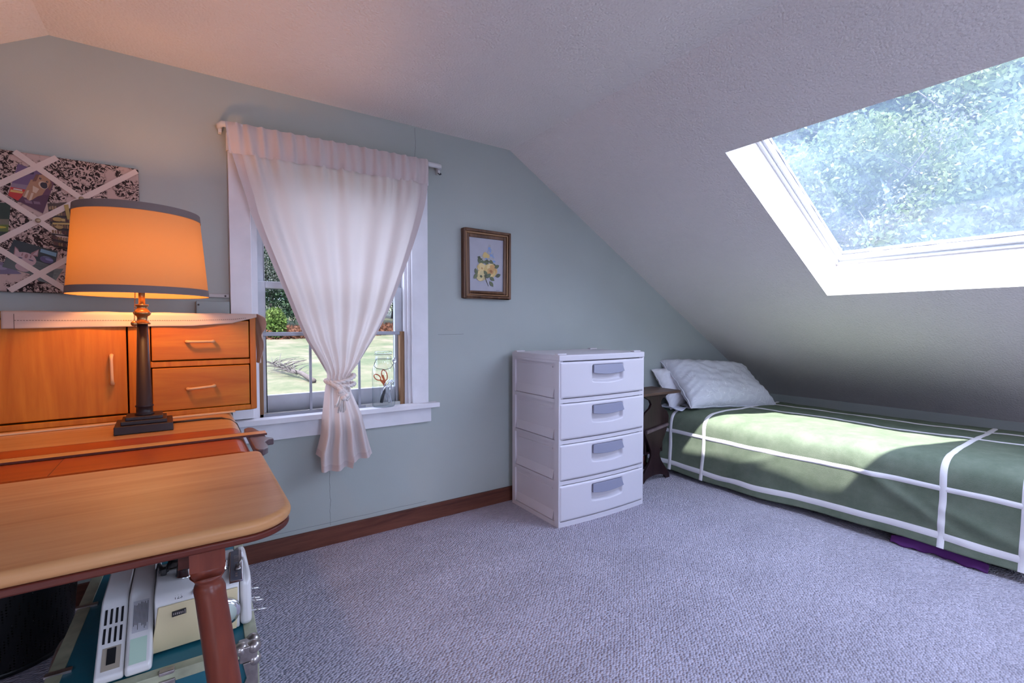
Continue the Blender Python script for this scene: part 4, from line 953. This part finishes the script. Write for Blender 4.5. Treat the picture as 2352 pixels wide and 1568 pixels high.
sh_ = [sh[0]]
rows = []
for r in range(7):
    v = .04+.135*r; rows.append(((.018, .010, .010), [(0, v+.105), (1, v+.105), (1, v+.135), (0, v+.135)]))
    random.seed(r)
    for c in range(9): u = .03+.105*c; rows.append((random.choice([(.13, .05, .035), (.20, .11, .05), (.09, .03, .03), (.25, .16, .08)]), [(u, v+.02+.03*random.random()), (u+.08, v+.02), (u+.08, v+.10), (u, v+.10)]))
photo('photo', 'photo of crowded dark brown shelves partly behind the lamp shade', [(-.384, 1.413), (-.318, 1.426), (-.315, 1.256), (-.372, 1.268)], -.0262, [sh[0]] + rows + [((.36, .24, .06), [(.62, .05), (.80, .04), (.84, .34), (.72, .36)]), ((.36, .24, .07), ell(.32, .36, .20, .045)), ((.44, .32, .12), ell(.55, .37, .08, .03)), ((.42, .30, .10), [(.10, .44), (.98, .42), (.98, .46), (.10, .48)]), ((.34, .22, .07), ell(.35, .53, .16, .04))])
photo('photo', 'photo of a green garden landscape at the left edge of the picture', [(-.600, 1.395), (-.472, 1.401), (-.482, 1.287), (-.605, 1.28)], -.0260, [
 (.020, .035, .022), ((.13, .11, .07), [(0, .50), (1, .46), (1, .66), (0, .66)]), ((.09, .12, .02), [(0, .66), (1, .62), (1, .82), (0, .84)]), ((.35, .28, .02), ell(.80, .70, .16, .035)), ((.35, .28, .02), ell(.45, .72, .10, .03)), ((.02, .03, .015), [(0, .84), (1, .82), (1, 1), (0, 1)])])
photo('photo', 'bluish print at the bottom left of the memo board under a ribbon', [(-.56, 1.225), (-.490, 1.205), (-.452, 1.172), (-.545, 1.165)], -.0254, [(.13, .10, .16), ((.20, .17, .24), ell(.6, .5, .2, .2)), ((.07, .05, .10), ell(.3, .4, .15, .2))])
photo('photo', 'grey handwritten card below the cat photo on the memo board', [(-.448, 1.185), (-.349, 1.196), (-.377, 1.140), (-.41, 1.15)], -.0253, [(.13, .15, .14)] + [((.08, .09, .09), [(.15, v), (.9, v-.02), (.9, v+.02), (.15, v+.03)]) for v in (.2, .4, .6, .8)])

# surface wiring on the wall beside the window
rc = thing('cable_raceway', 'short pale metal cable raceway and flat outlet box on the wall left of the window', 'raceway', (.06, 0, 1.05))
m = MB(); m.box(-.12, .142, -.014, -.001, 1.112, 1.128); m.build('channel', mat('pale_raceway_paint', (.42, .40, .39), .5), rc, bevel=.003)
m = MB(); m.box(.028, .142, -.022, -.001, 1.00, 1.098); bxx = m.build('outlet_box', mat('sage_painted_steel', (.27, .31, .30), .5), rc, bevel=.004)
for x, y, z in ((.037, -.022, 1.082), (.037, -.022, 1.02), (.128, -.014, 1.119)):
    m = MB(); m.lathe([(1e-6, -.001), (.0035, 0), (.0035, .002), (1e-6, .003)], (x, y, z), 12, Matrix.Rotation(PI/2, 4, 'X')); m.build('screw', M_['wire'], bxx if z < 1.1 else rc)

# ------------------------------------------------------------------ steamer trunk under the table
M_['teal'] = mat('teal_trunk_vulcanised', (.012, .125, .17), .42, var=.25, vs=5, bs=.1)
M_['creamband'] = mat('cream_trunk_banding', (.36, .37, .25), .5, var=.25, vs=25)
M_['nickel'] = mat('tarnished_nickel', (.42, .38, .36), .3, metal=.85, var=.3, vs=40, bs=.2, bscale=120)
TRW, TRD, TRH = .333, .80, .36
tr = thing('trunk', 'teal steamer trunk with cream banding under the table, the sewing machine on its lid', 'trunk', (.106, -1.188, 0), math.radians(-1.6))
MT = WM[tr]
def tp(mm, name, mat_, **k): mm.xf(MT); return mm.build(name, mat_, tr, **k)
m = MB(); m.box(-TRW+.003, -.003, .003, TRD-.003, .004, TRH-.125); tp(m, 'body', M_['teal'], bevel=.004)
m = MB(); m.box(-TRW+.003, -.003, .003, TRD-.003, TRH-.122, TRH-.002); tp(m, 'lid', M_['teal'], bevel=.004)
B = .022
def band(name, *bxs):
    mm = MB()
    for b in bxs: mm.box(*b)
    tp(mm, name, M_['creamband'], bevel=.0015)
band('top_banding', (-TRW, 0, -.0015, B, TRH-.02, TRH), (-TRW, 0, TRD-B, TRD+.0015, TRH-.02, TRH), (-B, .0015, B, TRD-B, TRH-.02, TRH), (-TRW-.0015, -TRW+B, B, TRD-B, TRH-.02, TRH))
band('lip_banding', (-TRW, 0, -.002, .01, TRH-.142, TRH-.126), (-TRW, 0, -.002, .01, TRH-.120, TRH-.104), (-.01, .002, 0, TRD, TRH-.142, TRH-.126), (-.01, .002, 0, TRD, TRH-.120, TRH-.104), (-TRW-.002, -TRW+.01, 0, TRD, TRH-.142, TRH-.104))
band('base_banding', (-TRW, 0, -.0015, .01, 0, .022), (-.01, .0015, 0, TRD, 0, .022), (-TRW-.0015, -TRW+.01, 0, TRD, 0, .022))
band('corner_banding', (-.020, .001, -.001, .018, .022, TRH-.02)); band('corner_banding', (-TRW-.001, -TRW+.018, -.001, .018, .022, TRH-.02))
for x in (-.002, -TRW+.002):
    s = 1 if x > -.1 else -1
    m = MB()
    for dx, dy, dz in ((0, 0, 0), (-.022*s, .002, .0), (.0, .022, .0), (0, 0, -.026)): m.sphere((x-.006*s+dx, .006+dy, TRH-.006+dz), .0135, 14, 10)
    m.box(min(x-.032*s, x), max(x-.032*s, x), -.004, .030, TRH-.03, TRH+.002); tp(m, 'corner_cap', M_['nickel'], bevel=.003)
    m = MB(); m.prism_y([(x, TRH-.03), (x-.026*s, TRH-.03), (x-.020*s, TRH-.06), (x-.030*s, TRH-.085), (x-.030*s, TRH-.145), (x, TRH-.145)], -.005, -.001); tp(m, 'corner_plate', M_['nickel'], bevel=.001)
for x in (-.15, -.285):
    m = MB(); m.box(x-.013, x+.013, -.006, -.001, TRH-.150, TRH-.012); m.box(x-.016, x+.016, -.010, -.004, TRH-.135, TRH-.100); m.box(x-.012, x+.012, -.003, .012, TRH-.004, TRH+.003)
    tp(m, 'latch', M_['nickel'], bevel=.002)
m = MB()
for y in (.105, .355): m.box(-TRW-.004, -TRW+.034, y-.006, y+.006, TRH-.002, TRH+.0025)
m.tube([(-TRW-.004, .11+.012*i, TRH-.035+.028*math.sin(PI*i/16)) for i in range(17)], .005, 8); tp(m, 'side_handle', M_['nickel'])

# ------------------------------------------------------------------ sewing machine
M_['smwhite'] = mat('sewing_machine_white', (.64, .62, .60), .3, coat=.3)
M_['smcream'] = mat('sewing_machine_cream', (.64, .54, .32), .35)
M_['black'] = mat('black_plastic', (.012, .012, .013), .4)
M_['mint'] = mat('mint_label', (.42, .56, .44), .5)
SMZ = TRH+.001
sm = thing('sewing_machine', 'white and cream portable sewing machine lying on the teal trunk below the table', 'sewing machine', (-.02, -1.02, TRH))
yf = -1.112
m = MB()                                            # arm: side profile in y-z, rounded shoulders, swept along x
prof = [(yf+.004, SMZ), (yf, SMZ+.012), (yf+.001, SMZ+.088), (yf+.006, SMZ+.101), (yf+.018, SMZ+.108), (-.985, SMZ+.113), (-.955, SMZ+.108), (-.942, SMZ+.095), (-.940, SMZ)]
m.prism_x(prof, -.064, .080); m.build('arm_housing', M_['smwhite'], sm, bevel=.003, seg=3)
m = MB(); m.prism_y([(-.071, SMZ+.002), (.074, SMZ+.003), (.077, SMZ+.090), (-.058, SMZ+.090)], yf-.0035, yf+.001); fp = m.build('front_panel', M_['smcream'], sm, bevel=.002)
m = MB(); pr2 = [(y-.002 if i < 4 else y+.002, z+(.003 if 3 < i < 7 else 0)) for i, (y, z) in enumerate(prof)]
m.prism_x(pr2, .081, .103); m.build('end_cap', M_['smwhite'], sm, bevel=.010, seg=4)
m = MB(); m.prism_y([(-.036, SMZ+.066), (-.013, SMZ+.067), (-.013, SMZ+.077), (-.036, SMZ+.076)], yf-.0065, yf-.003); pl_ = m.build('name_plate', M_['black'], fp, bevel=.0005)
m = MB()
for i in range(6): m.box(-.034+.003*i, -.0325+.003*i, yf-.0068, yf-.0064, SMZ+.0695, SMZ+.0735)
m.box(-.0155, -.0142, yf-.0068, yf-.0064, SMZ+.068, SMZ+.076)
m.build('plate_marks', M_['nickel'], sm)
# model number on the white shoulder
def text(name, body, size, loc, rot, mat_, parent):
    c = bpy.data.curves.new(name, 'FONT'); c.body = body; c.size = size; c.extrude = .0001
    o = bpy.data.objects.new('tmp_text', c); COL.objects.link(o); dg = bpy.context.evaluated_depsgraph_get(); me = bpy.data.meshes.new_from_object(o.evaluated_get(dg)); bpy.data.objects.remove(o)
    me.transform(Matrix.Translation(loc) @ rot); me.transform(WM[parent].inverted()); me.materials.clear(); me.materials.append(mat_)
    o = bpy.data.objects.new(name, me); COL.objects.link(o); o.parent = parent; WM[o] = WM[parent].copy(); return o
text('model_number', '12S', .010, (-.033, yf+.0035, SMZ+.0955), Matrix.Rotation(math.radians(62), 4, 'X'), M_['black'], sm)
m = MB(); m.prism_y([(-.003, SMZ+.098), (.004, SMZ+.098), (.006, SMZ+.104), (-.001, SMZ+.104)], yf-.0002, yf+.010)
m.build('chrome_mark', M_['chrome'], sm)  # small slanted chrome piece on the white shoulder
# hand wheel facing the front
RX_ = Matrix.Rotation(PI/2, 4, 'X')
m = MB(); m.lathe([(.0295, -.001), (.0295, .007), (.0265, .010), (.0245, .0095), (.0235, .012), (.0215, .0125)], (.0515, yf-.003, SMZ+.046), 40, RX_); wh = m.build('hand_wheel', M_['chrome'], sm)
m = MB(); m.lathe([(1e-6, .009), (.021, .0085), (.0222, .0125), (1e-6, .0130)], (.0515, yf-.003, SMZ+.046), 36, RX_); m.build('wheel_face', mat('pale_green_disc', (.40, .46, .40), .4), wh)
# chrome dials on top
for x, y, r, h in ((-.013, -1.040, .0165, .018), (.050, -1.055, .0125, .016)):
    m = MB(); m.lathe([(r*1.12, 0), (r*1.12, .004), (r, .005), (r*.96, h), (r*.8, h+.002), (r*.78, h-.004), (1e-6, h-.005)], (x, y, SMZ+.109), 28); m.build('dial', M_['chrome'], sm)
m = MB(); m.lathe([(.014, .0), (.015, .012), (.012, .020), (1e-6, .022)], (-.013, -1.040, SMZ+.123), 20); m.build('dial_cap', M_['black'], sm)
# stitch lever panel
Mst = Matrix.Translation((.078, -1.060, SMZ+.1135)) @ Matrix.Rotation(math.radians(-4), 4, 'Z')
m = MB(); m.box(-.0125, .0125, -.075, .075, -.004, .0015, Mst); sp = m.build('lever_panel', M_['chrome'], sm, bevel=.001)
m = MB(); m.box(-.0105, .0105, -.073, .073, .001, .0022, Mst); m.build('lever_plate', mat('slate_plate', (.07, .075, .10), .35), sp)
m = MB()
for i in range(6): m.box(-.004, .008, .012+.006*i, .0135+.006*i, .002, .0028, Mst)
m.box(.0055, .0095, -.02, .07, .002, .0030, Mst); m.box(-.001, .003, -.05, -.044, .002, .0028, Mst); m.box(-.001, .003, -.060, -.055, .002, .0028, Mst); m.build('lever_marks', M_['nickel'], sp)
m = MB(); m.tube([Mst @ Vector((.006, -.015, .002)), Mst @ Vector((.008, -.020, .014)), Mst @ Vector((.012, -.010, .018))], .0022, 8); m.box(-.001, .009, -.034, -.010, .002, .007, Mst); m.build('lever', M_['nickel'], sp)
# pins at the end
m = MB()
for y, z, l in ((-1.075, .062, .016), (-1.085, .045, .018), (-1.080, .036, .024), (-1.095, .022, .028)): m.tube([(.100, y, SMZ+z), (.104+l, y-.004, SMZ+z-.004)], .0018, 8)
m.build('spool_pin', M_['chrome'], sm)
# bed end lying to the left: sloped face with vents, socket and labels
y0, z0, y1, z1 = -1.160, SMZ, -1.045, SMZ+.094
def fc(t, d=0):                                     # point on sloped face at fraction t, pushed out by d
    n = Vector((0, -(z1-z0), (y1-y0))).normalized(); n = Vector((0, -(z1-z0), 0)) + Vector((0, 0, (y1-y0))); n.normalize()
    return Vector((0, lerp(y0, y1, t), lerp(z0+.012, z1-.004, t))) + n*d
def slab(xa, xb, out):
    a, b = fc(0, out), fc(1, out)
    return [(a.y, SMZ), (a.y, a.z), (b.y, b.z), (b.y+.012, b.z+.006), (-.80, SMZ+.100), (-.74, SMZ+.09), (-.735, SMZ)]
m = MB(); m.prism_x(slab(0, 0, .0), -.150, -.108); m.build('base_vent_side', M_['smwhite'], sm, bevel=.004, seg=3)
m = MB(); m.prism_x(slab(0, 0, .006), -.107, -.0665); bs_ = m.build('base_label_side', M_['smwhite'], sm, bevel=.006, seg=3)
def plate(mm, xa, xb, ta, tb, d0, d1):
    c = []
    for d in (d0, d1):
        for t in (ta, tb):
            for x in (xa, xb): q = fc(t, d); c.append(mm.bm.verts.new((x, q.y, q.z)))
    for q in ((0,2,3,1),(4,5,7,6),(0,1,5,4),(2,6,7,3),(0,4,6,2),(1,3,7,5)): mm._ff([c[i] for i in q])
m = MB()
for ta, tb in ((.70, .92), (.44, .65)):
    for i in range(4): x = -.1425+.0082*i; plate(m, x, x+.0036, ta, tb, -.001, .0009)
m.build('vent_slot', M_['black'], sm)
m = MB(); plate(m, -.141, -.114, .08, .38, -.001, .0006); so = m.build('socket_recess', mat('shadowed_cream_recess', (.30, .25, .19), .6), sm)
m = MB(); plate(m, -.134, -.121, .15, .36, .0004, .0016); m.build('socket', M_['black'], so)
m = MB(); plate(m, -.099, -.074, .46, .92, .0055, .0066); lb = m.build('rating_label', mat('rating_label', (.45, .44, .46), .5), sm)
m = MB(); random.seed(5)
for i in range(11): 
    x = -.0975+.0021*i; plate(m, x, x+.0008, .49+.1*random.random(), .90-.05*random.random(), .0064, .0068)
m.build('label_print', M_['black'], lb)
m = MB(); plate(m, -.1005, -.075, .04, .38, .0055, .0066); m.build('mint_sticker', M_['mint'], sm)
# foot pedal and cord heaped on the machine
fpd = thing('foot_pedal', 'black foot pedal with coiled cord heaped on top of the sewing machine', 'foot pedal', (.0, -.98, SMZ+.11))
m = MB(); m.prism_x([(-1.005, SMZ+.114), (-.905, SMZ+.114), (-.905, SMZ+.150), (-1.0, SMZ+.128)], -.045, .045); m.build('pedal', mat('dark_brown_plastic', (.035, .018, .016), .3), fpd, bevel=.004)
m = MB()
for k in range(3):
    m.tube([(-.005+(.036+.006*k)*math.cos(a), -.985+(.028+.004*k)*math.sin(a), SMZ+.135+.008*k+.004*math.sin(3*a+k)) for a in [2*PI*i/40 for i in range(40)]], .0042, 7, closed=True)
m.tube([(-.04, -1.0, SMZ+.13), (-.05, -1.03, SMZ+.118), (-.055, -1.0, SMZ+.116), (-.062, -.96, SMZ+.112), (-.068, -.93, SMZ+.08), (-.06, -.9, SMZ+.02)], .004, 7)
m.tube([(.03, -.99, SMZ+.14), (.055, -.985, SMZ+.135), (.06, -.96, SMZ+.125), (.05, -.94, SMZ+.118)], .006, 7)
m.build('cord', M_['black'], fpd)
m = MB(); m.box(-.056, -.046, -1.035, -1.020, SMZ+.116, SMZ+.130); m.box(-.060, -.042, -1.028, -1.024, SMZ+.119, SMZ+.127); m.build('plug', M_['black'], fpd, bevel=.002)

# ------------------------------------------------------------------ wire mesh basket on the floor under the table
bk = thing('waste_basket', 'black mesh waste basket standing in the shadow under the table left of the trunk', 'basket', (-.47, -.21, 0))
def meshmat():
    mt = bpy.data.materials.new('black_wire_mesh'); mt.use_nodes = True; nt = mt.node_tree; nt.nodes.clear(); out = N(nt, 'ShaderNodeOutputMaterial')
    p = N(nt, 'ShaderNodeBsdfPrincipled', i_Roughness=.4); p.inputs['Base Color'].default_value = (.008, .008, .009, 1)
    t = N(nt, 'ShaderNodeBsdfTransparent'); uv = N(nt, 'ShaderNodeTexCoord'); br = N(nt, 'ShaderNodeTexVoronoi', i_Scale=120.0, i_Randomness=.05); nt.links.new(uv.outputs['Object'], br.inputs[0])
    lt = N(nt, 'ShaderNodeMath', operation='LESS_THAN'); nt.links.new(br.outputs[0], lt.inputs[0]); lt.inputs[1].default_value = .26
    mx = N(nt, 'ShaderNodeMixShader'); nt.links.new(lt.outputs[0], mx.inputs[0]); nt.links.new(p.outputs[0], mx.inputs[1]); nt.links.new(t.outputs[0], mx.inputs[2]); nt.links.new(mx.outputs[0], out.inputs[0]); return mt
m = MB(); m.grid(64, 12, lambda u, v: (-.47+lerp(.145, .185, v)*math.cos(2*PI*u), -.21+lerp(.145, .185, v)*math.sin(2*PI*u), lerp(.012, .46, v)), True); m.build('mesh_wall', meshmat(), bk)
m = MB(); m.lathe([(1e-6, 0), (.145, 0), (.148, .014), (.144, .016), (.141, .006), (1e-6, .006)], (-.47, -.21, 0), 48); m.build('base', M_['black'], bk)
m = MB(); m.tube([(-.47+.186*math.cos(2*PI*i/60), -.21+.186*math.sin(2*PI*i/60), .462) for i in range(60)], .006, 8, closed=True); m.build('rim', M_['black'], bk)

# ------------------------------------------------------------------ outdoors
def gz(x, y):
    a = interp(y, [0, 4, 12, 29, 45, 90], [-2.9, -2.5, -.95, .30, 2.0, 6.0]); b = interp(x, [0, 6, 14, 32, 90], [-2.9, -2.8, -2.2, .2, 6.0])
    return max(a, b if y < 20 else a) + .12*mnoise.noise(Vector((x*.2, y*.2, 0)))
gm, nt, b, out = newmat('meadow_grass'); b.inputs['Roughness'].default_value = 1
co = coords(nt); n = N(nt, 'ShaderNodeTexNoise', i_Scale=.55, i_Detail=9.0, i_Roughness=.72); nt.links.new(co, n.inputs[0])
nt.links.new(ramp(nt, n.outputs[0], [(.36, (.030, .044, .012)), (.5, (.062, .064, .028)), (.62, (.10, .082, .052))]), b.inputs['Base Color'])
m = MB(); m.grid(90, 80, lambda u, v: (lerp(-25, 75, u), lerp(-30, 75, v), 0))
for v in m.bm.verts:
    x, y = v.co.x, v.co.y; v.co.z = gz(x, y) if not (-5 < x < 6 and -6 < y < 1.5) else -2.95
tag(m.build('terrain', gm), 'grassy slope rising to the woods outside the window', 'ground', kind='structure')
random.seed(21)
M_['bark'] = mat('bark', (.06, .05, .044), .9, var=.3, vs=8)
def leafmat(name, c, c2, tr=.35):
    mt = bpy.data.materials.new(name); mt.use_nodes = True; nt = mt.node_tree; nt.nodes.clear(); out = N(nt, 'ShaderNodeOutputMaterial')
    co = coords(nt); n = N(nt, 'ShaderNodeTexNoise', i_Scale=1.4, i_Detail=4.0); nt.links.new(co, n.inputs[0]); cc = ramp(nt, n.outputs[0], [(.35, c), (.65, c2)])
    d = N(nt, 'ShaderNodeBsdfDiffuse'); t = N(nt, 'ShaderNodeBsdfTranslucent'); nt.links.new(cc, d.inputs[0]); nt.links.new(cc, t.inputs[0])
    mx = N(nt, 'ShaderNodeMixShader'); mx.inputs[0].default_value = tr; nt.links.new(d.outputs[0], mx.inputs[1]); nt.links.new(t.outputs[0], mx.inputs[2]); nt.links.new(mx.outputs[0], out.inputs[0]); return mt
LM = [leafmat('spring_leaves', (.055, .080, .032), (.115, .135, .060)), leafmat('dark_needles', (.026, .050, .030), (.06, .088, .050)), leafmat('silver_twigs', (.10, .11, .095), (.15, .155, .13))]
def leaf(mm, p, s):
    a = Vector((random.gauss(0, 1), random.gauss(0, 1), random.gauss(0, 1))).normalized(); u = a.orthogonal().normalized(); w = a.cross(u); q = random.random()*6.3
    u, w = u*math.cos(q)+w*math.sin(q), w*math.cos(q)-u*math.sin(q)
    mm.f([p+u*s, p+w*s*.55, p-u*s, p-w*s*.55])
def crown_leafy(h, r, n, s):
    mm = MB(); cl_ = []
    for k in range(26):
        t = random.random(); zz = h*(.25+.75*t); rad = r*math.sin(PI*min(.98, .25+.72*t))**.7; a = random.random()*6.3; q = rad*random.random()**.5
        cl_.append((Vector((q*math.cos(a), q*math.sin(a), zz)), r*(.28+.25*random.random())))
    for i in range(n):
        c, rad = random.choice(cl_); d = Vector((random.gauss(0, 1), random.gauss(0, 1), random.gauss(0, .8))); d = d.normalized()*rad*random.random()**.4
        leaf(mm, c+d, s*(.6+.8*random.random()))
    return mm
def crown_conifer(h, r, n, s):
    mm = MB()
    for i in range(n):
        t = random.random()**.8; tier = (t*16) % 1; zz = h*(.08+.92*t); rad = r*(1-t)*(1-.45*tier)+.05; a = random.random()*6.3; q = rad*random.random()**.45
        leaf(mm, Vector((q*math.cos(a), q*math.sin(a), zz-.18*q)), s*(.6+.8*random.random()))
    return mm
def trunk_mb(h, r):
    mm = MB(); P = [(0.12*math.sin(i*1.3), .10*math.cos(i*1.7), h*i/8-.3) for i in range(9)]; mm.tube(P, [r*(1-.85*i/8) for i in range(9)], 7)
    for k in range(9):
        z = h*(.3+.06*k); a = k*2.4; mm.tube([(0, 0, z), (.5*h*.2*math.cos(a), .5*h*.2*math.sin(a), z+.35), (h*.2*math.cos(a), h*.2*math.sin(a), z+.9)], [r*.35, r*.2, r*.08], 5)
    return mm
def make_tree(name, label, cat, group, crown, trunk, lm):
    t = thing(name, label, cat, (0, 0, 0), 0, group); crown.build('crown', lm, t, weld=False, normals=False); trunk.build('trunk', M_['bark'], t); return t
G = {'L': ('woodland_tree', 'leafy green tree of the woods seen through the dirty skylight', 'trees beyond the skylight'), 'C': ('conifer', 'dark green conifer of the woods seen through the dirty skylight', 'conifers beyond the skylight'), 'B': ('bare_tree', 'pale silvery tree with thin foliage seen through the dirty skylight', 'pale trees beyond the skylight')}
protos = {}
protos['L'] = make_tree(G['L'][0], G['L'][1], 'tree', G['L'][2], crown_leafy(9, 3.0, 19000, .080), trunk_mb(9, .2), LM[0])
protos['C'] = make_tree(G['C'][0], G['C'][1], 'tree', G['C'][2], crown_conifer(11, 2.5, 18000, .080), trunk_mb(10.5, .2), LM[1])
protos['B'] = make_tree(G['B'][0], G['B'][1], 'tree', G['B'][2], crown_leafy(10, 2.6, 10000, .062), trunk_mb(10, .14), LM[2])
usedp = set()
def plant(k, x, y, s, rz, label=None, group=None):
    p = protos[k]
    if k not in usedp: usedp.add(k); r = p
    else:
        r = p.copy(); COL.objects.link(r)
        for c in list(p.children): d = c.copy(); COL.objects.link(d); d.parent = r
    r.location = (x, y, gz(x, y)-.1); r.rotation_euler = (0, 0, rz); r.scale = (s, s, s)
    if label: r['label'] = label; r['group'] = group
    return r
random.seed(5)
for i in range(27):                                  # woods up the slope seen through the skylight
    row = i % 3; X = [19, 27, 36][row] + random.uniform(-1.5, 1.5); az = lerp(.04, .66, ((i//3)+.33*row+.2*random.random())/9)
    k = random.choice('LLBL' if row == 0 else 'LCCL'); s = [1.02, 1.45, 1.95][row]*random.uniform(.88, 1.1)
    plant(k, X, -2.25+X*az, s, random.random()*6.3)
GW = {'L': 'leafy green tree of the woods behind the lawn seen through the window', 'C': 'dark conifer of the woods behind the lawn seen through the window', 'B': 'pale thin tree of the woods behind the lawn seen through the window'}
for i in range(18):                                  # woods behind the lawn seen through the window
    row = i % 2; Y = [34, 43][row] + random.uniform(-2, 2); t = lerp(.03, .50, (i//2+.5*row)/9); k = random.choice('LCCLB'); s = [.95, 1.4][row]*random.uniform(.85, 1.15)
    plant(k, (Y+2.25)*t, Y, s, random.random()*6.3, GW[k], {'L': 'leafy trees behind the lawn', 'C': 'conifers behind the lawn', 'B': 'pale trees behind the lawn'}[k])
# bright bush at the edge of the lawn
m = MB()
for i in range(1500):
    d = Vector((random.gauss(0, 1), random.gauss(0, 1), random.gauss(0, 1))).normalized()*random.random()**.4; leaf(m, Vector((4.15+.62*d.x, 28.0+.62*d.y, gz(4.15, 28)+.85+.95*d.z)), .11)
bu = thing('bush', 'small bright green bush at the far edge of the lawn outside the window', 'bush', (4.15, 28, gz(4.15, 28)))
m.build('foliage', leafmat('bright_bush_leaves', (.06, .10, .024), (.108, .144, .044)), bu, weld=False, normals=False)
m = MB()
for k in range(6): a = k*1.05; m.tube([(4.15, 28, gz(4.15, 28)-.1), (4.15+.3*math.cos(a), 28+.3*math.sin(a), gz(4.15, 28)+.9)], [.03, .01], 6)
m.build('stem', M_['bark'], bu)
# red-brown bracken bank
m = MB()
for i in range(9000):
    x = random.uniform(3.6, 15.5); y = random.uniform(27.5, 31.0)+.25*(x-4); leaf(m, Vector((x, y, gz(x, y)+random.random()**2*.55)), .12)
tag(m.build('bracken', leafmat('red_bracken', (.088, .038, .024), (.136, .068, .044)), weld=False, normals=False), 'reddish brown dead bracken along the top of the lawn', 'bracken', kind='stuff')
# fallen branches on the lawn
br = thing('fallen_branch', 'pile of pale fallen branches lying on the lawn outside the window', 'branch', (3.0, 15.2, gz(3.0, 15.2)))
m = MB()
B0 = Vector((3.25, 13.6, gz(3.25, 13.6)+.06)); B1 = Vector((2.45, 16.6, gz(2.45, 16.6)+.25))
m.tube([B0, B0.lerp(B1, .3)+Vector((.03, 0, .08)), B0.lerp(B1, .6), B1], [.085, .07, .05, .03], 8); m.build('limb', mat('pale_dead_wood', (.055, .042, .038), .9, var=.25, vs=5), br)
m = MB()
for k in range(60):
    t = random.uniform(.35, 1); p = B0.lerp(B1, t); d = Vector((random.gauss(0, .55), random.gauss(.2, .5), abs(random.gauss(.1, .16)))); m.tube([p, p+d*.5+Vector((0, 0, .06)), p+d], [.018, .012, .006], 5)
m.build('twig', M_['bark'], br)

# ------------------------------------------------------------------ light
w = bpy.data.worlds.new('sky'); sc.world = w; w.use_nodes = True; nt = w.node_tree; nt.nodes.clear()
out = N(nt, 'ShaderNodeOutputWorld'); bg = N(nt, 'ShaderNodeBackground')
tc = N(nt, 'ShaderNodeTexCoord'); n = N(nt, 'ShaderNodeTexNoise', i_Scale=2.2, i_Detail=6.0); nt.links.new(tc.outputs['Generated'], n.inputs[0])
nt.links.new(ramp(nt, n.outputs[0], [(.35, (.48, .60, 1.0)), (.65, (.72, .78, 1.0))]), bg.inputs[0]); bg.inputs[1].default_value = 5.5
nt.links.new(bg.outputs[0], out.inputs[0])
def look(o, d): o.rotation_euler = Vector(d).to_track_quat('-Z', 'Y').to_euler()
sl = bpy.data.lights.new('sun', 'SUN'); sl.energy = 11.0; sl.angle = .012; sl.color = (1, .965, .92); so_ = bpy.data.objects.new('sun', sl); COL.objects.link(so_); look(so_, (.335, .535, -1)); so_.location = (-3, -6, 12)
pl = bpy.data.lights.new('lamp_bulb', 'POINT'); pl.energy = 3.3; pl.color = (1, .45, .15); pl.shadow_soft_size = .03; po = bpy.data.objects.new('lamp_bulb', pl); COL.objects.link(po); po.location = (LX_, LY_, 1.20)
def portal(name, loc, d, sx, sy):
    l = bpy.data.lights.new(name, 'AREA'); l.shape = 'RECTANGLE'; l.size = sx; l.size_y = sy; l.cycles.is_portal = True
    o = bpy.data.objects.new(name, l); COL.objects.link(o); o.location = loc; look(o, d); return o
p_ = slope((SX0+SX1)/2, (SY0+SY1)/2, SD+.12)
o = portal('skylight_portal', p_, -nrm, 1.2, 1.2)
M3 = Matrix((ux, Vector((0, 1, 0)), ux.cross(Vector((0, 1, 0))))).transposed(); o.rotation_euler = M3.to_euler()
if (o.rotation_euler.to_matrix() @ Vector((0, 0, -1))).dot(-nrm) < 0: o.rotation_euler = Matrix((ux, Vector((0, -1, 0)), ux.cross(Vector((0, -1, 0))))).transposed().to_euler()
o2 = portal('fill_skylight_portal', slope((SX0+SX1)/2, sum(SKY2)/2, SD+.12), -nrm, 1.2, 1.2); o2.rotation_euler = o.rotation_euler
o3 = portal('left_slope_portal', lslope((LS[0]+LS[1])/2, (LS[2]+LS[3])/2, .3), -Vector((-K, 0, 1)).normalized(), 1.3, 1.3)
portal('gable_portal', ((FX0+FX1)/2, YF-.14, (FZ0+FZ1)/2), (0, 1, 0), FX1-FX0, FZ1-FZ0)
portal('window_portal', ((WX0+WX1)/2, .16, (WZ0+WZ1)/2), (0, -1, 0), .72, 1.12)

# ------------------------------------------------------------------ camera
cd = bpy.data.cameras.new('camera'); cam = bpy.data.objects.new('camera', cd); COL.objects.link(cam); sc.camera = cam
cd.sensor_fit = 'HORIZONTAL'; cd.sensor_width = 36; cd.lens = 36*1094.8/2352; cd.clip_start = .02; cd.clip_end = 300
yaw, pitch = .5973, -.0331
F = Vector((math.sin(yaw)*math.cos(pitch), math.cos(yaw)*math.cos(pitch), math.sin(pitch)))
cam.location = (0, -2.2538, 1.0); cam.rotation_euler = F.to_track_quat('-Z', 'Y').to_euler()
vs = sc.view_settings; vs.view_transform = 'Standard'; vs.look = 'None'; vs.gamma = 1; vs.use_curve_mapping = False; vs.exposure = 1.3
sc.cycles.max_bounces = 14; sc.cycles.diffuse_bounces = 8; sc.cycles.transparent_max_bounces = 24; sc.cycles.caustics_reflective = False; sc.cycles.caustics_refractive = False
